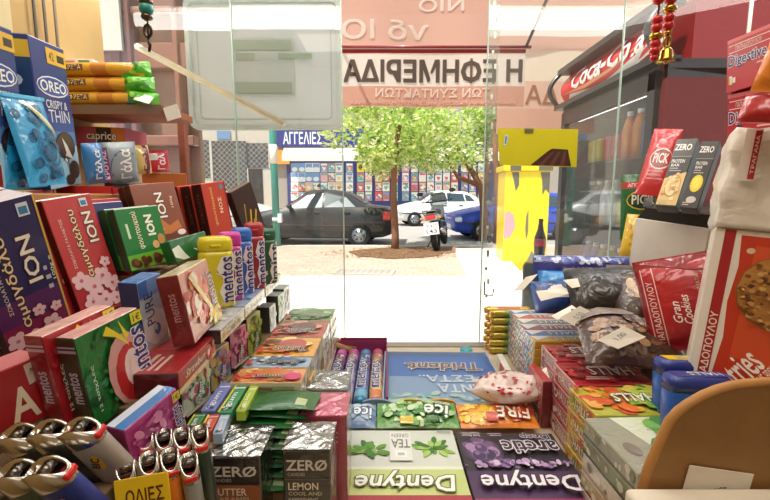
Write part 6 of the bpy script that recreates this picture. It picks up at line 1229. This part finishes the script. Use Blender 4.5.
tag(pillow(.05, .035, .02, 'b0141e', [], 'wrinkle', 92, .004).build('candy_pack', None, TR(P(768, 124, .42), -40, -30, 10)), 'crumpled red wrapper on top of the white parcel', 'candy pack')
# tilted stand with two dark bars and the white box beneath
carton('box', 'plain white cardboard box under the black riser with dark bars', 'box', POSE['wbox'], .09, 'e9e2d6', fin='matte', cols={'T': 'f2ece2', 'L': 'd8d0c4'})
x, y, z, ya, ti, ro, wd, hh = POSE['wbox']; Tb = TR((x, y, z), ya, ti, ro) @ Matrix.Translation((.006, .004, hh))
ST = empty('bar_stand', 'black riser with a clear plastic front holding two dark bars', 'stand', T=Tb)
mb = MB(); mb.prism([(-.062, 0), (.066, 0), (.066, .022), (-.050, .020)], .085, M('262422', 'plastic')); mb.build('riser', ST)
mb = MB(); cv = glass_mat('clear plastic', (.98, .98, .98, 1), .06, 2); mb.box(-.054, -.002, .021, .066, -.0008, .040, cv); mb.box(-.0545, -.002, .021, -.0535, .03, .036, cv); mb.build('clear_front', ST)
zf = lambda fruit: [('r', 0, .72, 1, 1, '3a3836'), ('r', .0, .725, 1, .735, '8a8682'), ('t', 'ZERO', .45, .87, .78, .09, 0, 'f0ece6', .02), ('t', 'PROTEIN', .42, .66, .62, .05, 0, 'e8e4de'), ('t', 'BAR', .34, .60, .4, .04, 0, 'e8e4de'), ('lines', .12, .50, .72, .57, 2, 'a8a4a0')] + fruit + [('lines', .1, .03, .6, .09, 2, 'c8b89a')]
ring = [('p', [(.02, .02), (.02, .40), (.98, .50), (.98, .02)], 'd9b872'), ('ring', .52, .30, .34, .15, .55, 'e8cf98'), ('ring', .52, .30, .36, .165, .1, 'b8863c'), ('blob', .5, .28, .4, .2, 14, ['e2c488', 'c89a52', 'f0dcb0'], .14)]
lem = [('e', .5, .36, .34, .13, 'e8cc22'), ('e', .48, .37, .24, .09, 'f2e04a'), ('e', .5, .12, .28, .05, 'c8c4bc')]
carton('snack_bar_box', 'black slim box with a pale ring picture, left in the clear holder', 'snack box', POSE['zero_a'], .022, '2c2a28', {'F': zf(ring)}, cols={'R': '161412', 'T': '4a4642', 'L': '1c1a18'})
carton('snack_bar_box', 'black slim box with a yellow lemon picture, right of the first in the holder', 'snack box', POSE['zero_b'], .022, '2c2a28', {'F': zf(lem)}, cols={'R': '161412', 'T': '4a4642', 'L': '1c1a18'})
a = POSE['zero_b']; carton('snack_bar_box', 'black slim box mostly hidden by the white parcel', 'snack box', (a[0] + .046, a[1] - .022, a[2] + .002, a[3], a[4], a[5], a[6], a[7]), .022, '2c2a28', {'F': zf([('p', [(.02, .02), (.02, .3), (.98, .4), (.98, .02)], 'd8d0b8')])}, cols={'R': '161412'})
pk = lambda: [('p', [(.0, .60), (.3, .74), (.7, .78), (1, .74), (1, .70), (.7, .73), (.3, .69), (.0, .55)], 'e8a8a4'), ('e', .58, .52, .38, .16, 'e8d0ca'), ('e', .58, .52, .35, .14, '8a2a2c'), ('t', 'PICK', .58, .53, .5, .14, 0, 'f0e4dc', .02), ('lines', .25, .2, .85, .36, 3, 'd87a78')]
tag(pillow(POSE['pick_red'][6], POSE['pick_red'][7] * 1.2, .02, 'c01c28', pk(), 'film', 95, .0012, .03, nx=18, ny=18).build('snack_bag', None, TR((POSE['pick_red'][0], POSE['pick_red'][1], POSE['pick_red'][2] - .01), *POSE['pick_red'][3:6])), 'red snack bag with an oval badge behind the dark bars', 'snack bag')
pg = [('r', 0, .78, 1, .88, 'b02a2c'), ('t', 'ΑΠΟΛΑΥΣΗ', .5, .83, .7, .06, 0, 'f0dcd8'), ('e', .52, .60, .40, .15, 'd8c04a'), ('e', .52, .60, .37, .13, '123a1c'), ('t', 'PICK', .52, .61, .54, .14, 0, 'f2ecd8', .02), ('e', .62, .28, .3, .14, 'd8b83a'), ('lines', .15, .06, .5, .2, 3, '8ac08a')]
tag(pillow(POSE['pick_green'][6], POSE['pick_green'][7] * 1.1, .02, '15602c', pg, 'film', 96, .0012, .03, nx=18, ny=18).build('snack_bag', None, TR(POSE['pick_green'][:3], *POSE['pick_green'][3:6])), 'dark green snack bag with an oval badge left of the dark bars', 'snack bag')
tag(pillow(.045, .085, .02, 'd8b024', [('blob', .5, .5, .4, .4, 8, ['e8cc5a', 'b88a1c'], .2)], 'film', 97, .0012, .03).build('snack_bag', None, TR(P(632, 258, .80), -30, -14, 6)), 'mustard yellow snack bag below the dark green one', 'snack bag')
carton('display_shelf', 'grey ledge the snack bags stand on beside the pane', 'shelf', (.51, .775, .896, -25, 0, 0, .15, .199), .10, '8a8278', fin='matte')
# yellow chocolate notice taped on the pane
YS = empty('pane_notice', 'yellow card with a picture of dark chocolate taped on the pane', 'notice', (0, .958, 0))
a, b, c, d = P(498, 128, .955), P(579, 129, .955), P(577, 167, .955), P(500, 165, .955)
mb = MB(); q = [Vector((p_.x, 0, p_.z)) for p_ in (d, c, b, a)]; mb.add(q + [p_ + Vector((0, .001, 0)) for p_ in q], [(0, 1, 2, 3), (7, 6, 5, 4), (0, 4, 5, 1), (1, 5, 6, 2), (2, 6, 7, 3), (3, 7, 4, 0)], M('bdb30e'))
f = lambda u, v, o: (q[0] * (1 - u) + q[1] * u) * (1 - v) + (q[3] * (1 - u) + q[2] * u) * v + Vector((0, -o, 0))
art(mb, Face(f, .18, .085), [('p', [(.40, .02), (.62, .40), (.68, .48), (.88, .46), (.93, .02)], '3a1c16'), ('p', [(.50, .02), (.68, .40), (.71, .40), (.56, .02)], '5c342a'), ('p', [(.64, .02), (.76, .40), (.79, .40), (.70, .02)], '5c342a'), ('p', [(.78, .02), (.83, .42), (.86, .42), (.84, .02)], '5c342a'), ('p', [(.06, .55), (.10, .53), (.13, .80), (.09, .84)], 'b8c8d0'), ('p', [(.075, .58), (.095, .57), (.115, .78), (.095, .80)], '5a7a9c')]); mb.build('card', YS)
mb = MB(); mb.box(b.x - .12, -.002, b.z - .008, b.x - .10, -.001, b.z + .006, glass_mat('clear tape', (.93, .96, .93, 1), .18, 2)); mb.build('tape', YS)
# menthol sweet bottles
def halls(label, base, w_, h_, d, yaw, roll, lab_c, txt_c, sticker=False):
    T = TR(base, yaw, -6, roll); root = empty('sweet_bottle', label, 'sweet bottle', T=T); BL = M('1f5cb4', 'paint')
    mb = MB(); mb.loft([(0, w_ * .46, d * .46, 0, d / 2), (.003, w_ * .5, d * .5, 0, d / 2), (h_ * .80, w_ * .5, d * .5, 0, d / 2), (h_ * .82, w_ * .48, d * .48, 0, d / 2)], BL, 28, e=.5); mb.build('body', root)
    mb = MB(); mb.loft([(h_ * .82, w_ * .5, d * .5, 0, d / 2), (h_ * .93, w_ * .5, d * .5, 0, d / 2), (h_ * .985, w_ * .47, d * .44, 0, d / 2), (h_, w_ * .42, d * .36, 0, d / 2)], M('2a3a8c', 'paint'), 28, e=.5)
    mb.build('cap', root)
    mb = MB(); f = lambda u, v, o: Vector(((u - .42) * w_ * .86, d * (.20 + .62 * v), h_ + .0006 + o)); mb.add([f(u, v, 0) for u, v in ((0, 0), (1, 0), (1, 1), (0, 1))], [(0, 1, 2, 3)], M(lab_c)); art(mb, Face(f, w_, d * .6, 180), [('T', 'HALLS', .42, .5, .62, .55, 0, txt_c, '1a2a6a', .1)]); mb.build('top_label', root)
    if sticker: mb = MB(); mb.box(-w_ * .18, -.0012, h_ * .40, w_ * .46, .0, h_ * .76, M('c8ccd0')); art(mb, Face(lambda u, v, o: Vector((-w_ * .18 + u * w_ * .64, -.0013 - o, h_ * .4 + v * h_ * .36)), .04, .03), [('lines', .08, .1, .92, .9, 6, '5a6470')]); s = mb.build('sticker', root); s['label'] = 'grey paper sticker'
    return root
halls('blue sweet bottle with a yellow top label, behind the tan board', P(691, 444, .445), .064, .094, .030, -4, 0, 'e0c01e', 'f4f0e0')
halls('blue sweet bottle with a grey sticker, in front of the yellow topped one', P(704, 464, .400), .064, .088, .030, -4, 0, '2a3a8c', 'dfe4f2', True)
riser(.262, .352, .896, .40, .475, .961, 'dark block under the two blue sweet bottles', '4a3a2c') if False else None
# tan board with a note, close to the camera
TBD = empty('cardboard_back', 'tan curved board with a white note, close by at the lower right corner', 'board', (0, .285, 0))
out = [(640, 520), (645, 497), (651, 473), (661, 450), (673, 424), (683, 413), (693, 406), (707, 398), (722, 392), (737, 388), (752, 386), (772, 384.5), (800, 385), (840, 390), (850, 520)]
pts = [(P(x, y, .285).x, P(x, y, .285).z) for x, y in out]
mb = MB(); mb.prism(pts, .007, M('9a7040', 'wood'), side=M('8a5c2c', 'wood')); mb.build('board', TBD)
mb = MB(); edge = [Vector((x, .0035, z)) for x, z in pts[1:-1]]; mb.tube(edge, .0038, M('b98448', 'wood'), 8); mb.build('rounded_edge', TBD)
a, b, c, d = [P(x, y, .283) for x, y in ((690, 465.5), (754, 474.5), (744, 508), (680, 500))]; qn = [Vector((p_.x, p_.y - .285, p_.z)) for p_ in (d, c, b, a)]
mb = MB(); mb.add(qn + [p_ + Vector((0, .0006, 0)) for p_ in qn], [(0, 1, 2, 3), (7, 6, 5, 4), (0, 4, 5, 1), (1, 5, 6, 2), (2, 6, 7, 3), (3, 7, 4, 0)], M('e9e2d4', 'matte'))
f = lambda u, v, o: (qn[0] * (1 - u) + qn[1] * u) * (1 - v) + (qn[3] * (1 - u) + qn[2] * u) * v + Vector((0, -o, 0)); art(mb, Face(f, .045, .025), [('t', 'μετ', .55, .38, .2, .28, 6, '4a4a58', 0, .3), ('t', '6', .80, .30, .08, .26, 6, '4a4a58', 0)]); mb.build('paper_note', TBD)
tag(MB().box(P(632, 497, .27).x, .25, P(700, 497, .27).z - .02, .40, .2805, P(700, 497, .27).z, M('e2d8c6', 'matte'), bev=.004, seg=2).build('shelf'), 'cream shelf edge along the bottom right corner', 'shelf')
tag(MB().box(.20, .25, .896, .40, .2805, P(700, 497, .27).z - .0203, M('8a7356', 'wood')).build('display_riser'), 'wooden block holding up the cream shelf at the lower right', 'display stand')
# hanging charms
def charm(name, label, px, items, Y, top=-60):
    a = P(px, 20, Y); root = empty(name, label, 'charm', (a.x, Y, 0)); mb = MB(); zt = P(px, top, Y).z; zb = P(px, items[-1][0], Y).z; mb.tube([(0, 0, zb), (0.002, 0, zt)], .0011, M('8a2a24' if items[0][2] == 'c8161c' else '4a4038'), 6); mb.build('cord', root)
    for i, (py, r, c, sh) in enumerate(items):
        z = P(px, py, Y).z; x = items[i][4] if len(items[i]) > 4 else 0; mb = MB()
        if sh == 'bead': mb.sphere((x, 0, z), (r, r, r * .9), M(c, 'paint'), 14)
        elif sh == 'cap': mb.loft([(z - r * .5, r * .7, r * .7, x, 0), (z - r * .2, r, r, x, 0), (z + r * .2, r, r, x, 0), (z + r * .5, r * .7, r * .7, x, 0)], M(c, 'metal'), 14)
        elif sh == 'bell': mb.loft([(z - r, r * 1.15, r * 1.15, x, 0), (z - r * .6, r * .85, r * .85, x, 0), (z + r * .4, r * .7, r * .7, x, 0), (z + r, r * .25, r * .25, x, 0)], M(c, 'metal'), 16)
        elif sh == 'ring': mb.tube([(x + r * .6 * math.cos(2 * PI * k / 12), 0, z + r * math.sin(2 * PI * k / 12)) for k in range(13)], r * .22, M(c, 'metal'), 6, False)
        elif sh == 'hook': mb.tube([(x, 0, z + r), (x + r * .25, 0, z), (x, 0, z - r)], r * .22, M(c, 'metal'), 8)
        mb.build({'bead': 'bead', 'cap': 'bead_cap', 'bell': 'bell', 'ring': 'ring', 'hook': 'hook'}[sh], root)
rb = 'c8161c'; gd = 'b8963c'
charm('bead_charm', 'string of red beads hanging at upper right, left strand with a pointed end', 657, [(-20, .0058, rb, 'bead'), (-10, .0058, rb, 'bead'), (0, .006, rb, 'bead'), (20, .0058, rb, 'bead'), (28, .0058, rb, 'bead'), (36.5, .0068, gd, 'cap'), (44, .0058, rb, 'bead'), (51, .0056, rb, 'bead'), (58, .0044, rb, 'bead')], .5)
charm('bead_charm', 'string of red beads with gold caps and a small bell at upper right', 669, [(-18, .0058, rb, 'bead'), (-9, .0058, rb, 'bead'), (0, .006, rb, 'bead'), (9, .0068, gd, 'cap'), (18, .0058, rb, 'bead'), (26, .0058, rb, 'bead'), (33, .0042, gd, 'cap'), (42, .0062, gd, 'ring'), (54, .0085, gd, 'bell'), (61, .003, gd, 'bead')], .5)
charm('hook_charm', 'turquoise bead and metal swivel hook hanging at upper left', 147, [(-20, .007, '4a4038', 'cap'), (-6, .007, '4a4038', 'cap'), (2, .0075, '6a5a48', 'cap'), (9, .0082, '2f9a98', 'bead'), (17, .0062, '6a5a48', 'cap'), (31, .007, '4f4438', 'ring'), (45, .0075, '4f4438', 'hook')], .52)

# plain cartons that hold things up from the counter
def prop(label, x0, y0, x1, y1, z1, c='7a6044', yaw=0):
    return tag(MB().box(-(x1 - x0) / 2, -(y1 - y0) / 2, .896, (x1 - x0) / 2, (y1 - y0) / 2, z1, M(c, 'card'), bev=.001).build('carton', None, TR(((x0 + x1) / 2, (y0 + y1) / 2, 0), yaw)), label, 'carton')
zc = P(681, 398, .455).z
prop('plain brown carton under the white and red cookie carton', .350, .405, .480, .455, zc - .022, yaw=-34)
prop('plain brown carton under the white box with the black riser', .480, .665, .560, .745, 1.100, yaw=-56)
prop('plain dark carton under the wafer biscuit packs by the pane', .400, .700, .450, .800, 1.050, '4a3c30')
